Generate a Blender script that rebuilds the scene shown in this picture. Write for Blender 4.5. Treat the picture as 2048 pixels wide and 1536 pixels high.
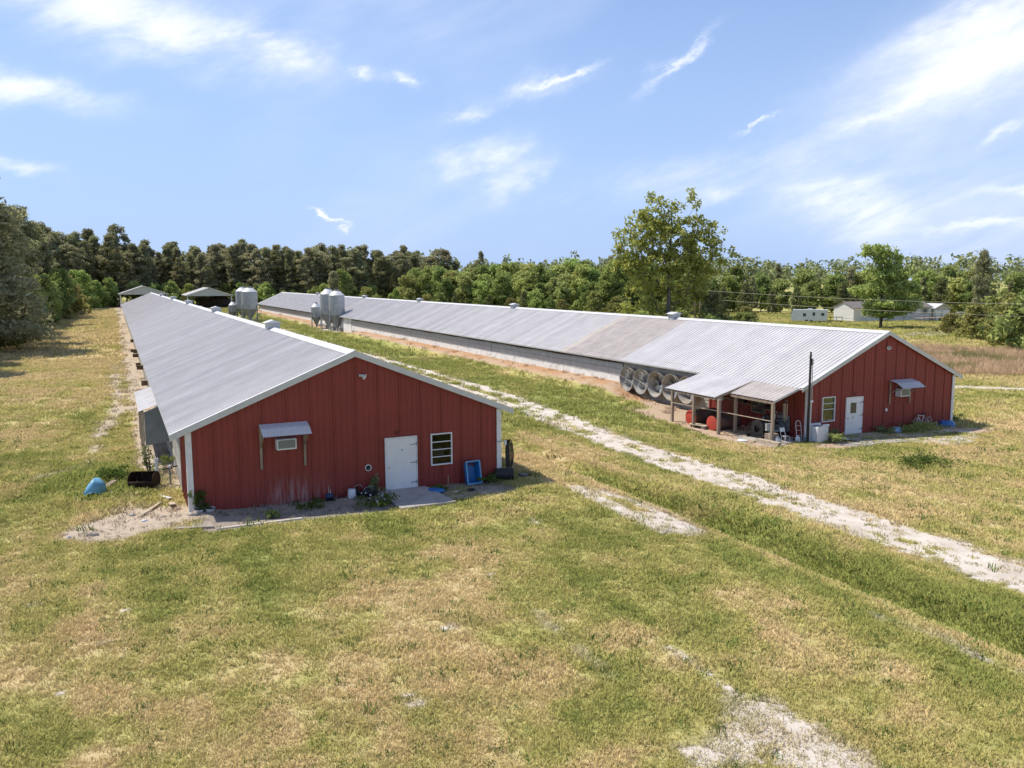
import bpy, bmesh, math, random
import numpy as np
from mathutils import Vector, Matrix, Euler
for o in list(bpy.data.objects): bpy.data.objects.remove(o)
R = math.radians
scene = bpy.context.scene
COL = scene.collection

# ------------------------------------------------------------ camera
cam_d = bpy.data.cameras.new('camera'); cam = bpy.data.objects.new('camera', cam_d); COL.objects.link(cam)
CAM = Vector((-8.1402, -30.9659, 8.3167))
def cam_basis(y, p, r):
    cy, sy, cp, sp, cr, sr = math.cos(y), math.sin(y), math.cos(p), math.sin(p), math.cos(r), math.sin(r)
    f = Vector((-sy*cp, cy*cp, sp)); rt = Vector((cy, sy, 0)); u = rt.cross(f)
    return cr*rt + sr*u, -sr*rt + cr*u, f
CR, CU, CF = cam_basis(-.4464, -.1255, -.0041)
m = Matrix((CR, CU, -CF)).transposed().to_4x4(); m.translation = CAM
cam.matrix_world = m
cam_d.sensor_width = 36; cam_d.lens = 1656/2048*36; cam_d.clip_start = .1; cam_d.clip_end = 6000
scene.camera = cam

cy_ = scene.cycles; cy_.max_bounces = 5; cy_.diffuse_bounces = 2; cy_.glossy_bounces = 2; cy_.transmission_bounces = 3; cy_.transparent_max_bounces = 6; cy_.caustics_reflective = False; cy_.caustics_refractive = False; cy_.adaptive_threshold = .02

# ------------------------------------------------------------ light
SUN_AZ, SUN_EL = 44, 57          # degrees left of the barns' long axis, and above the horizon
SUN = Vector((-math.sin(R(SUN_AZ))*math.cos(R(SUN_EL)), math.cos(R(SUN_AZ))*math.cos(R(SUN_EL)), math.sin(R(SUN_EL))))
ld = bpy.data.lights.new('sun', 'SUN'); ld.energy = 2.9; ld.angle = R(.53); ld.color = (1, .93, .80)
lo = bpy.data.objects.new('sun', ld); COL.objects.link(lo); lo.rotation_euler = SUN.to_track_quat('Z', 'Y').to_euler()
lo.location = (-20, 40, 60)
scene.view_settings.view_transform = 'Standard'; scene.view_settings.look = 'None'
scene.view_settings.exposure = .80; scene.view_settings.gamma = 1; scene.view_settings.use_curve_mapping = False

class NT:
    """small node-tree helper"""
    def __init__(s, t): s.t = t; s.n = t.nodes; s.l = t.links
    def node(s, ty, ins=None, **k):
        n = s.n.new(ty)
        for a, b in k.items(): setattr(n, a, b)
        for a, b in (ins or {}).items(): s.set(n.inputs[a], b)
        return n
    def set(s, sock, v):
        if hasattr(v, 'links') or hasattr(v, 'is_output'): s.l.new(v, sock)
        else: sock.default_value = v
    def math(s, op, a, b=0, c=0, clamp=False):
        n = s.n.new('ShaderNodeMath'); n.operation = op; n.use_clamp = clamp
        s.set(n.inputs[0], a); s.set(n.inputs[1], b); s.set(n.inputs[2], c); return n.outputs[0]
    def mapr(s, v, a, b, c=0, d=1, smooth=False):
        n = s.n.new('ShaderNodeMapRange'); n.clamp = True
        if smooth: n.interpolation_type = 'SMOOTHSTEP'
        for i, x in enumerate((v, a, b, c, d)): s.set(n.inputs[i], x)
        return n.outputs[0]
    def mix(s, f, a, b, blend='MIX'):
        n = s.n.new('ShaderNodeMix'); n.data_type = 'RGBA'; n.blend_type = blend; n.clamp_factor = True
        s.set(n.inputs[0], f); s.set(n.inputs[6], a if not isinstance(a, tuple) else (*a, 1)[:4]); s.set(n.inputs[7], b if not isinstance(b, tuple) else (*b, 1)[:4])
        return n.outputs[2]
    def noise(s, vec, scale, detail=3, rough=.55, out=0, dist=0):
        n = s.n.new('ShaderNodeTexNoise'); n.inputs['Scale'].default_value = scale; n.inputs['Detail'].default_value = detail
        n.inputs['Roughness'].default_value = rough; n.inputs['Distortion'].default_value = dist
        if vec is not None: s.l.new(vec, n.inputs['Vector'])
        return n.outputs[out]

world = bpy.data.worlds.new('World'); scene.world = world; world.use_nodes = True
W = NT(world.node_tree); W.n.clear()
sky = W.node('ShaderNodeTexSky', sky_type='NISHITA', sun_disc=False, sun_elevation=R(SUN_EL), sun_rotation=R(-SUN_AZ), altitude=60, air_density=1.0, dust_density=.1, ozone_density=2.0)
tc = W.node('ShaderNodeTexCoord')
sep = W.node('ShaderNodeSeparateXYZ', {0: tc.outputs['Generated']})
az = W.math('MULTIPLY', W.math('ARCTAN2', sep.outputs[0], sep.outputs[1]), 57.29578)
el = W.math('MULTIPLY', W.math('ARCSINE', sep.outputs[2]), 57.29578)
def ae(sa, se, ang, off=0):     # noise coordinates in the sky, stretched along the wind
    c, sn = math.cos(R(ang)), math.sin(R(ang))
    u = W.math('ADD', W.math('MULTIPLY', az, c*sa), W.math('MULTIPLY', el, sn*sa))
    v = W.math('ADD', W.math('MULTIPLY', az, -sn*se), W.math('MULTIPLY', el, c*se))
    return W.node('ShaderNodeCombineXYZ', {0: u, 1: v, 2: off}).outputs[0]
wisp = W.noise(ae(.10, .34, 20, 3.1), 1, 7, .62, dist=.6)
puff = W.noise(ae(.22, .5, 14, 8.7), 1, 8, .66, dist=.3)
veil = W.noise(ae(.035, .075, 18, 1.7), 1, 4, .5)
SKY_CLOUDS = [  # azimuth, elevation, half length, half height, tilt, opacity, share that is solid
 (54.5,12.8,7.5,2.4,16,1.0,.5),(49.0,9.9,3.4,.5,14,.9,.3),(56,15.5,5,1.2,24,.9,.3),(2.0,15.3,8.0,1.9,-10,.85,.2),(10.0,14.4,3.5,1.1,-10,.85,.2),(-3.5,10.9,4.5,.8,-6,.8,.25),(-5,6.7,2.2,.45,-8,.8,.3),
 (23.5,7.9,3.2,1.1,14,.85,.2),(26,6.6,2.6,.7,24,.55,.1),(29.2,13.2,2.2,.22,17,.8,.6),(27,12.5,3.4,.7,14,.4,.1),(36.6,13.9,2.1,.30,38,.75,.5),(35.0,12.6,1.6,.6,38,.3,.2),(46.5,5.3,3.8,1.7,-30,.9,.25),(49.5,3.6,2.8,.9,20,.5,.1),(55,3.1,3.0,.28,5,.75,.4),(57,4.9,2.5,.3,-8,.6,.3),
 (13.6,4.2,1.1,.16,-22,.95,.8),(14.6,3.3,.4,.2,20,.7,.6),(41.8,9.9,1.2,.12,18,.7,.6),(16.2,13.2,.7,.35,-12,.6,.3),(18.5,12.9,.9,.35,-14,.7,.4),(22.5,10.8,1.3,.45,14,.6,.2),(55.6,8.4,1.2,.35,32,.7,.3),(36,6.6,8,1.1,8,.3,.05),(40,5.6,2.5,.5,6,.5,.1)]
tex = W.math('ADD', W.math('MULTIPLY', wisp, .6), W.math('MULTIPLY', puff, .4))
wob = W.node('ShaderNodeSeparateColor', {0: W.noise(ae(.30, .55, 16, 5.5), 1, 5, .65, out=1)})
wa = W.math('MULTIPLY', W.math('SUBTRACT', wob.outputs[0], .5), 5.0); we = W.math('MULTIPLY', W.math('SUBTRACT', wob.outputs[1], .5), 2.2)
AZ = W.math('ADD', az, wa); EL = W.math('ADD', el, we)
feather = W.mapr(tex, .36, .62, .0, 1, True)
tot = W.math('MULTIPLY', W.mapr(veil, .40, .70, 0, .42, True), W.mapr(wisp, .3, .7, .25, 1))
for (ca, ce, la, le, ang, amp, hard) in SKY_CLOUDS:
    c, sn = math.cos(R(ang)), math.sin(R(ang))
    da = W.math('SUBTRACT', AZ, ca); de = W.math('SUBTRACT', EL, ce)
    u = W.math('ADD', W.math('MULTIPLY', da, c/la), W.math('MULTIPLY', de, sn/la))
    v = W.math('ADD', W.math('MULTIPLY', da, -sn/le), W.math('MULTIPLY', de, c/le))
    r2 = W.math('ADD', W.math('MULTIPLY', u, u), W.math('MULTIPLY', v, v))
    body = W.math('EXPONENT', W.math('MULTIPLY', r2, -1.1))
    d = W.math('MULTIPLY', body, W.math('ADD', W.math('MULTIPLY', feather, amp*(1-hard)), amp*hard))
    tot = W.math('SUBTRACT', W.math('ADD', tot, d), W.math('MULTIPLY', tot, d))
low = W.mapr(el, 0, 26, .95, .1)
base = W.mix(low, W.mix(1, sky.outputs[0], (.73, .71, .78), 'MULTIPLY'), (1.98, 2.82, 4.6))
clo = W.mix(W.math('MINIMUM', tot, .95), base, (5.6, 5.65, 5.8))
bg = W.node('ShaderNodeBackground', {0: clo, 1: .122}); SKY_BG = bg
out = W.node('ShaderNodeOutputWorld', {0: bg.outputs[0]})

# ------------------------------------------------------------ mesh helpers
class MB:
    def __init__(s): s.v = []; s.f = []
    def add(s, v, f):
        o = len(s.v); s.v += [tuple(p) for p in v]; s.f += [tuple(i+o for i in q) for q in f]; return s
    def box(s, x0, x1, y0, y1, z0, z1):
        return s.add([(x0,y0,z0),(x1,y0,z0),(x1,y1,z0),(x0,y1,z0),(x0,y0,z1),(x1,y0,z1),(x1,y1,z1),(x0,y1,z1)],
                     [(0,3,2,1),(4,5,6,7),(0,1,5,4),(1,2,6,5),(2,3,7,6),(3,0,4,7)])
    def obox(s, c, size, rot=(0,0,0)):
        M = Euler(rot).to_matrix(); c = Vector(c); a, b, d = (x/2 for x in size)
        vs = [c + M @ Vector(p) for p in [(-a,-b,-d),(a,-b,-d),(a,b,-d),(-a,b,-d),(-a,-b,d),(a,-b,d),(a,b,d),(-a,b,d)]]
        return s.add(vs, [(0,3,2,1),(4,5,6,7),(0,1,5,4),(1,2,6,5),(2,3,7,6),(3,0,4,7)])
    def bar(s, p, q, w, h=None, up=(0,0,1)):
        p, q = Vector(p), Vector(q); d = (q-p).normalized(); u = Vector(up)
        if abs(d.dot(u)) > .99: u = Vector((1,0,0))
        x = d.cross(u).normalized(); y = x.cross(d); h = h or w
        k = [(-w/2,-h/2),(w/2,-h/2),(w/2,h/2),(-w/2,h/2)]
        return s.add([p+x*a+y*b for a,b in k] + [q+x*a+y*b for a,b in k], [(0,1,2,3),(7,6,5,4),(0,4,5,1),(1,5,6,2),(2,6,7,3),(3,7,4,0)])
    def tube(s, pts, r, n=8, caps=True):
        pts = [Vector(p) for p in pts]; rr = r if isinstance(r, (list, tuple)) else [r]*len(pts)
        o = len(s.v); ref = None
        for i, p in enumerate(pts):
            d = (pts[min(i+1, len(pts)-1)] - pts[max(i-1, 0)]).normalized()
            if ref is None: ref = Vector((0,0,1)) if abs(d.z) < .9 else Vector((1,0,0))
            x = d.cross(ref).normalized(); y = x.cross(d); ref = y
            for k in range(n):
                a = 2*math.pi*k/n; s.v.append(tuple(p + (x*math.cos(a) + y*math.sin(a))*rr[i]))
        for i in range(len(pts)-1):
            for k in range(n):
                a, b = o+i*n+k, o+i*n+(k+1) % n; s.f.append((a, a+n, b+n, b))
        if caps:
            s.f.append(tuple(o+k for k in range(n))); s.f.append(tuple(o+(len(pts)-1)*n+k for k in reversed(range(n))))
        return s
    def lathe(s, prof, n=20, origin=(0,0,0), axis=(0,0,1)):
        q = Vector((0,0,1)).rotation_difference(Vector(axis)); O = Vector(origin); o = len(s.v)
        for r, z in prof:
            for k in range(n):
                a = 2*math.pi*k/n; s.v.append(tuple(O + q @ Vector((r*math.cos(a), r*math.sin(a), z))))
        for i in range(len(prof)-1):
            for k in range(n):
                a, b = o+i*n+k, o+i*n+(k+1) % n; s.f.append((a, b, b+n, a+n))
        return s
    def prism(s, poly, h, z0=0):
        n = len(poly); o = len(s.v)
        s.v += [(x,y,z0) for x,y in poly] + [(x,y,z0+h) for x,y in poly]
        s.f += [tuple(o+i for i in reversed(range(n))), tuple(o+n+i for i in range(n))] + [(o+i, o+(i+1)%n, o+n+(i+1)%n, o+n+i) for i in range(n)]
        return s
    def mesh(s, name, mat, smooth=False, off=None):
        me = bpy.data.meshes.new(name); v = s.v
        if off is not None: v = [(a-off[0], b-off[1], c-off[2]) for a, b, c in v]
        me.from_pydata(v, [], s.f)
        if mat: me.materials.append(mat)
        if smooth: me.polygons.foreach_set('use_smooth', [True]*len(me.polygons)); smooth_edges(me, smooth)
        me.update(); return me
    def build(s, name, mat, parent=None, smooth=False, bevel=0, **tags):
        """verts are given in the parent root's frame-free world coordinates"""
        off = root_loc(parent)
        o = link(name, s.mesh(name, mat, smooth, off), parent)
        if bevel: md = o.modifiers.new('bevel', 'BEVEL'); md.width = bevel; md.segments = 2; md.limit_method = 'ANGLE'
        tag(o, **tags); return o
def smooth_edges(me, ang):
    if ang is True: ang = 40
    bm = bmesh.new(); bm.from_mesh(me)
    for e in bm.edges: e.smooth = not (len(e.link_faces) == 2 and e.calc_face_angle(0) > R(ang))
    bm.to_mesh(me); bm.free()
ROOT = {}
def root_loc(p):
    return ROOT.get(p.name, (0,0,0)) if p else None
def link(name, me, parent=None, loc=(0,0,0), rot=(0,0,0), scale=None):
    o = bpy.data.objects.new(name, me); COL.objects.link(o); o.location = loc; o.rotation_euler = rot
    if scale: o.scale = scale
    if parent: o.parent = parent; ROOT[o.name] = ROOT.get(parent.name, (0,0,0))
    return o
def tag(o, label=None, cat=None, group=None, kind=None):
    for k, v in (('label', label), ('category', cat), ('group', group), ('kind', kind)):
        if v: o[k] = v
    return o
def thing(name, loc, label, cat, group=None, rotz=0, local=False):
    o = bpy.data.objects.new(name, None); COL.objects.link(o); o.location = loc; o.rotation_euler = (0,0,rotz); o.empty_display_size = .3
    ROOT[o.name] = (0,0,0) if local else tuple(loc)
    return tag(o, label, cat, group)
def copy_tree(o, parent=None):
    c = o.copy(); COL.objects.link(c); c.parent = parent; ROOT[c.name] = ROOT.get(o.name, (0,0,0))
    for ch in list(o.children): copy_tree(ch, c)
    return c

# ------------------------------------------------------------ materials
MATS = {}
def mat(name, col, rough=.8, metal=0, var=.12, scale=6, rnd=0, bump=0, bscale=40, stretch=(1,1,1), spec=.4, col2=None, alpha=None, dirt=None):
    if name in MATS: return MATS[name]
    M = bpy.data.materials.new(name); M.use_nodes = True; T = NT(M.node_tree); T.n.clear()
    p = T.node('ShaderNodeBsdfPrincipled'); o = T.node('ShaderNodeOutputMaterial', {0: p.outputs[0]})
    tc = T.node('ShaderNodeNewGeometry').outputs['Position']
    mp = T.node('ShaderNodeMapping', {0: tc}); mp.inputs['Scale'].default_value = stretch
    n = T.noise(mp.outputs[0], scale, 5, .6)
    c2 = col2 or tuple(c*(1-2.2*var) for c in col)
    c1 = col if col2 else tuple(min(1, c*(1+1.2*var)) for c in col)
    c = T.mix(T.mapr(n, .3, .7), c2, c1)
    if dirt:   # (colour, scale, low, high)
        c = T.mix(T.mapr(T.noise(mp.outputs[0], dirt[1], 6, .65), dirt[2], dirt[3]), c, dirt[0])
    if rnd:
        oi = T.node('ShaderNodeObjectInfo').outputs['Random']
        hs = T.node('ShaderNodeHueSaturation', {'Value': T.mapr(oi, 0, 1, 1-rnd, 1+rnd), 'Color': c}); c = hs.outputs[0]
    T.set(p.inputs['Base Color'], c); p.inputs['Metallic'].default_value = metal
    T.set(p.inputs['Roughness'], T.mapr(n, .2, .8, max(.05, rough-.08), min(1, rough+.08)))
    p.inputs['Specular IOR Level'].default_value = spec
    if bump:
        b = T.node('ShaderNodeBump', {'Strength': bump, 'Distance': .02, 'Height': T.noise(mp.outputs[0], bscale, 4, .6)})
        T.set(p.inputs['Normal'], b.outputs[0])
    MATS[name] = M; return M
def glass(name='window_glass', tint=(.55,.6,.6)):
    if name in MATS: return MATS[name]
    M = bpy.data.materials.new(name); M.use_nodes = True; T = NT(M.node_tree); T.n.clear()
    t = T.node('ShaderNodeBsdfTransparent', {0: (*tint, 1)}); g = T.node('ShaderNodeBsdfGlossy', {0: (1,1,1,1), 'Roughness': .08})
    f = T.node('ShaderNodeFresnel', {0: 1.5}); x = T.node('ShaderNodeMixShader', {0: T.math('MULTIPLY', f.outputs[0], .45), 1: t.outputs[0], 2: g.outputs[0]})
    T.node('ShaderNodeOutputMaterial', {0: x.outputs[0]}); MATS[name] = M; return M
def foliage(name, cA, cB, trans=.35, rnd=.18, hue=.03):
    if name in MATS: return MATS[name]
    M = bpy.data.materials.new(name); M.use_nodes = True; T = NT(M.node_tree); T.n.clear()
    g = T.node('ShaderNodeNewGeometry'); oi = T.node('ShaderNodeObjectInfo').outputs['Random']
    c = T.mix(g.outputs['Random Per Island'], cA, cB)
    hs = T.node('ShaderNodeHueSaturation', {'Color': c, 'Value': T.mapr(oi, 0, 1, 1-rnd, 1+rnd), 'Hue': T.mapr(T.math('FRACT', T.math('MULTIPLY', oi, 7.31)), 0, 1, .497-hue*1.1, .497+hue*.6)})
    g_ = T.node('ShaderNodeVectorMath', {0: T.node('ShaderNodeVectorMath', {0: g.outputs['Normal'], 1: (.8,.8,.8)}, operation='MULTIPLY').outputs[0], 1: (0,0,.62)}, operation='ADD').outputs[0]
    d = T.node('ShaderNodeBsdfDiffuse', {0: hs.outputs[0], 'Normal': g_}); tr = T.node('ShaderNodeBsdfTranslucent', {0: hs.outputs[0]})
    x = T.node('ShaderNodeMixShader', {0: trans, 1: d.outputs[0], 2: tr.outputs[0]})
    T.node('ShaderNodeOutputMaterial', {0: x.outputs[0]}); MATS[name] = M; return M

# ------------------------------------------------------------ noise and terrain
def vnoise(x, y, s, seed):
    rs = np.random.RandomState(seed); g = rs.rand(256, 256)
    X = np.asarray(x, float)/s + 1000; Y = np.asarray(y, float)/s + 1000
    i = np.floor(X).astype(int); j = np.floor(Y).astype(int); fx = X-i; fy = Y-j
    fx = fx*fx*(3-2*fx); fy = fy*fy*(3-2*fy); i %= 256; j %= 256; i1 = (i+1) % 256; j1 = (j+1) % 256
    return (g[i,j]*(1-fx)+g[i1,j]*fx)*(1-fy) + (g[i,j1]*(1-fx)+g[i1,j1]*fx)*fy
def fbm(x, y, s, seed, o=4, k=.55):
    t = 0; a = 1; w = 0
    for n in range(o): t = t + a*vnoise(x, y, s/2**n, seed+n); w += a; a *= k
    return t/w
def ss(a, b, x):
    t = np.clip((np.asarray(x, float)-a)/(b-a), 0, 1); return t*t*(3-2*t)
def ga(x, y, cx, cy, sx, sy): return np.exp(-((x-cx)/sx)**2 - ((y-cy)/sy)**2)
def hz(x, y):
    x = np.asarray(x, float); y = np.asarray(y, float)
    r = ss(4, 22, y)
    zroad = -.5 + .4*r
    z = zroad*ss(7.2, 13.6, x)
    z = z - (.42 - .22*ss(0, 14, y))*np.exp(-((x-10.75)/.75)**2)*(1-.6*ss(40, 80, y))
    z = z + .10*np.exp(-((x-13.2)/.9)**2)
    zh = -.58 + .48*r
    z = z + (zh-zroad)*ss(17.6, 22.5, x)
    z = z + .72*ss(18, 21.5, y)*ss(23.0, 25.2, x)*(1-ss(27, 29, x))*(1-ss(92, 100, y)*(1-ss(122, 130, y)))
    z = z + (-.62-zh)*ss(36.5, 40, x) - .4*ss(50, 80, x)
    z = z + .15*ga(x, y, -6.3, -.4, 1.6, 1.2) - .05*ga(x, y, -3, -1.2, 2.5, .8)
    z = z - .3*ga(x, y, 24.5, 110, 4, 9)
    z = z - .25*ss(-9, -18, x)*ss(20, 60, y)
    z = z + .16*(fbm(x, y, .55, 7, 3, .7)-.5)*(ga(x, y, -3.2, -1.4, 3.4, .7) + .8*ga(x, y, -7.6, .3, 1.8, 1.8))
    z = z + .05*(fbm(x, y, 3.0, 5, 3)-.5) + .30*(fbm(x, y, 40, 9, 2)-.5)*ss(20, 60, np.hypot(x-10, y))
    return z
def hz1(x, y): return float(hz(np.array([x]), np.array([y]))[0])

# what the ground is made of: colour and how much grass grows there
GREEN, YG, TAN, OTAN = np.array((.315,.335,.105)), np.array((.50,.46,.18)), np.array((.66,.525,.295)), np.array((.65,.46,.28))
SAND, WHITE, CLAY, GREY = np.array((.56,.465,.375)), np.array((.62,.55,.47)), np.array((.50,.31,.19)), np.array((.37,.32,.275))
def seg(x, y, pts, w):
    d = np.full(np.shape(x), 1e9)
    for (ax, ay), (bx, by) in zip(pts, pts[1:]):
        L2 = (bx-ax)**2+(by-ay)**2; t = np.clip(((x-ax)*(bx-ax)+(y-ay)*(by-ay))/L2, 0, 1)
        d = np.minimum(d, np.hypot(x-ax-t*(bx-ax), y-ay-t*(by-ay)))
    return np.exp(-(d/w)**2)
def road_mask(x, y):
    e = .85*(fbm(x, y, 2.2, 31, 5, .7)-.5)
    cx = 15.95 + .5*np.sin(y*.045) + .012*np.clip(y, 0, 100)
    hw = 1.20 - .1*ss(30, 120, y) + .1*ss(-8, -22, y)
    a = (hw - np.abs(x-cx))*1.0 + e*1.5 + 1.0*(fbm(x, y, .45, 37, 3, .8)-.5)
    mid = (np.abs(x-cx+.15) < .8)*(fbm(x, y*.5, .8, 35, 5, .85) > .635)*1.0      # grass islands along the crown of the road
    mid = np.maximum(mid, (np.abs(x-cx) < .42)*ss(8, 30, y)*(fbm(x, y*.4, 1.6, 36, 5, .8) > .49))
    return np.where(mid > .5, -1, a)
def sand_mask(x, y):
    e = 1.1*(fbm(x, y, 1.4, 41, 5, .7)-.5)
    a = -1e3 + 0*x
    a = np.maximum(a, np.maximum(seg(x, y, [(8.35,-2.6),(8.15,-5),(8.0,-9)], .42), seg(x, y, [(9.0,-3.4),(9.5,-5.4),(9.2,-9.2)], .36)))
    a = np.maximum(a, seg(x, y, [(8.7,-7.3),(8.7,-9.0)], .75))
    f = .80*seg(x, y, [(2.6,-19.4),(2.9,-22)], .8) + .66*seg(x, y, [(.6,-19.9),(2.2,-20.8)], .65) + .62*seg(x, y, [(2.8,-16.4),(2.7,-18.6)], .22)
    f = f + .5*seg(x, y, [(1.0,-12.8),(.8,-17.1)], .3) + .62*seg(x, y, [(8.5,-16.9),(9.0,-18.8),(8.7,-19.6),(9,-20.5)], .26)
    f = f*(.10+1.35*fbm(x, y, .30, 47, 4, .85))
    for cx, cy, s in ((-1.3,-13.1,.26),(-3.2,-16.2,.3),(-3.25,-15.8,.2),(-8.3,-8.5,.2),(-10.5,-7.1,.25),(1.1,-10.3,.2),(-8.8,-10.4,.22),(4.5,-6.3,.3),(4.6,-1.9,.45),(-9.6,-12.6,.2)):
        f = np.maximum(f, .78*ga(x, y, cx, cy, s*.9, s*.7)*(.5+fbm(x, y, .2, 49, 3, .8)))
    return np.maximum(a - .5 + .55*e, f - .5 + .7*e)
def bare_mask(x, y):
    """sandy bare ground round the buildings"""
    e = fbm(x, y, 1.8, 51, 5, .65)-.5
    a = 1.1*ga(x, y, -7.3, .2, 2.1, 2.0) + .85*ga(x, y, -8.8, -.9, 1.7, 1.1) + .55*ga(x, y, -8.0, 3.8, 1.0, 1.6)
    a = np.maximum(a, ss(-8.3, -7.0, x)*(1-ss(-5.5, -5, x))*ss(3, 5, y)*.92*(1 - .45*ga(x, y, -7.4, 6.5, 1.5, 2.2)))
    a = np.maximum(a, .62*seg(x, y, [(-9.3,18.8),(-8.2,28),(-8.4,60)], .9) + .5*seg(x, y, [(-11.8,8.7),(-9.6,10.6),(-9.2,18.8)], .55))
    a = np.maximum(a, ss(23.9, 24.5, x)*(1-ss(26, 27, x))*ss(8, 12, y)*.98)
    a = np.maximum(a, 1.0*ss(21.3, 22.6, x)*(1-ss(25.9, 26.2, x))*ss(1.2, 2.6, y)*(1-ss(13, 17, y)))
    a = np.maximum(a, .85*ga(x, y, 26.5, 1.0, 2.2, 1.0) + .9*ga(x, y, 37.0, .6, 2.4, 1.2))
    a = np.maximum(a, .75*ga(x, y, 68, 22, 9, 2.2))
    return a - .5 + e*.85
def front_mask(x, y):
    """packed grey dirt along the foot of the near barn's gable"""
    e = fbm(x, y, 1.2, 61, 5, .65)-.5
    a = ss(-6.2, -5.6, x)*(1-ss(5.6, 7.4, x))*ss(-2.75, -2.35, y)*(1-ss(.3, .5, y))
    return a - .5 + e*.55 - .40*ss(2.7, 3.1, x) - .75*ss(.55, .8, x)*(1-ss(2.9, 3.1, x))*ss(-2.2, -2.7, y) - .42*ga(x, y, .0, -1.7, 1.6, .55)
def ground_look(x, y):
    x = np.asarray(x, float); y = np.asarray(y, float)
    n1 = fbm(x, y, 9, 11, 4, .6); n2 = fbm(x, y, 1.3, 15, 4, .65); n3 = fbm(x, y*.10, .8, 19, 3, .6)
    dry = .49 + 1.15*(n1-.5) + 1.5*(n2-.5) + 1.0*(n3-.5)*ss(70, 25, np.hypot(x, y))
    dry += .50*ga(x, y, 10.5, 3.5, 3.2, 8) + .35*ga(x, y, 8.4, 1, 2, 3) + .33*np.exp(-((x-9.7)/.55)**2)*(1-ss(-2, 6, y)) + .45*np.exp(-((x-12.3)/.6)**2)*ss(-12, -4, y)*(1-ss(8, 16, y))
    dry += .42*ga(x, y, 21, -2, 3.2, 6) + .45*ga(x, y, 29, -4, 7, 2.2) + .5*ga(x, y, 41, 0, 4, 4)
    dry += .34*ss(14, 40, y)*(x < -6.5) - .55*ga(x, y, -9.6, 6.5, 2.4, 4.2) - .4*ga(x, y, -12.5, 15, 1.4, 2) - .6*ga(x, y, -7.2, 6.8, 1.2, 2)
    dry -= .36*ga(x, y, -3, -6, 5, 3.5) + .3*ga(x, y, 5, -9, 3, 4) - .34*ga(x, y, -11, -9, 3, 6) - .26*ga(x, y, -5.5, -16, 2.5, 3) - .22*ga(x, y, 6, -16.5, 1.8, 2.5)
    dry -= .55*np.exp(-((x-12.0)/.75)**2)*(1-ss(-6, 2, y)) + .55*np.exp(-((x-11.1)/.45)**2)*(1-ss(0, 6, y))
    dry -= .30*ss(17.5, 19, x)*(1-ss(22.5, 24, x))*ss(4, 10, y) + .75*ga(x, y, 26.2, -4.4, 1.8, 1.0) + .5*ga(x, y, 47, 10, 4, 1.5)
    dry -= .45*ss(9, 12, y)*ss(6, 8, x)*(1-ss(22, 25, x)) + .25*ss(60, 90, x)*ss(45, 60, y)
    d = np.clip(dry, 0, 1)[..., None]
    c = np.where(d < .5, GREEN*(1-2*d)+YG*2*d, YG*(2-2*d)+TAN*(2*d-1))
    red = np.clip(1.8*(fbm(x, y, 3.1, 23, 3)-.62) + .6*ga(x, y, 10.2, 5, 2.4, 5)*n2 + .55*ga(x, y, -11.6, -9.5, 1.2, 2.5)*n2 + .4*ga(x, y, 42, 1, 3, 3)*n2, 0, .8)[..., None]
    c = c*(1-red) + OTAN*red
    dens = .95 + 0*x
    b = ss(-.12, .2, bare_mask(x, y)); bc = np.where((x > 21)[..., None], SAND*.62+CLAY*.38, SAND*.96)
    cl = (ss(24.2, 24.8, x)*(1-ss(26, 27, x))*ss(15.5, 18.5, y)*(.35+.65*ss(.38, .5, fbm(x, y, 2.5, 71, 3))))[..., None]
    bc = bc*(1-cl) + CLAY*cl
    c = c*(1-b[..., None]) + bc*b[..., None]; dens = dens*(1-.93*b)
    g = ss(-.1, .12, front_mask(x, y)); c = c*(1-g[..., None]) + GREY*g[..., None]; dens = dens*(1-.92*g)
    s = ss(-.25, .05, np.maximum(road_mask(x, y), sand_mask(x, y))); c = c*(1-.55*s[..., None]) + WHITE*.55*s[..., None]; dens = dens*(1-.94*ss(-.15, .1, road_mask(x, y)))*(1-.72*ss(-.2, .25, sand_mask(x, y)))
    far = (ss(50, 54, x) - ss(50.5, 58, x))[..., None]*0
    t = seg(x, y, [(40,19.5),(53,15.6),(60,9.5),(75,-4)], 1.35) ; tt = ss(.35, .6, t + .2*(n2-.5))[..., None]
    c = c*(1-tt) + WHITE*tt; dens = dens*(1-tt[..., 0])
    t = np.maximum(seg(x, y, [(92,57),(107.7,61.2),(126,62)], .5), seg(x, y, [(92,59.3),(107.7,63.4),(126,64)], .5)); tt = ss(.3, .6, t)[..., None]
    c = c*(1-tt) + WHITE*tt
    tg = (ss(.3, .6, ga(x, y, 78, 30, 22, 16) + .4*(fbm(x, y, 8, 81, 3)-.5)))[..., None]
    c = c*(1-tg*.8) + np.array((.48,.35,.23))*tg*.8
    return c, np.clip(dens, 0, 1)

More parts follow.
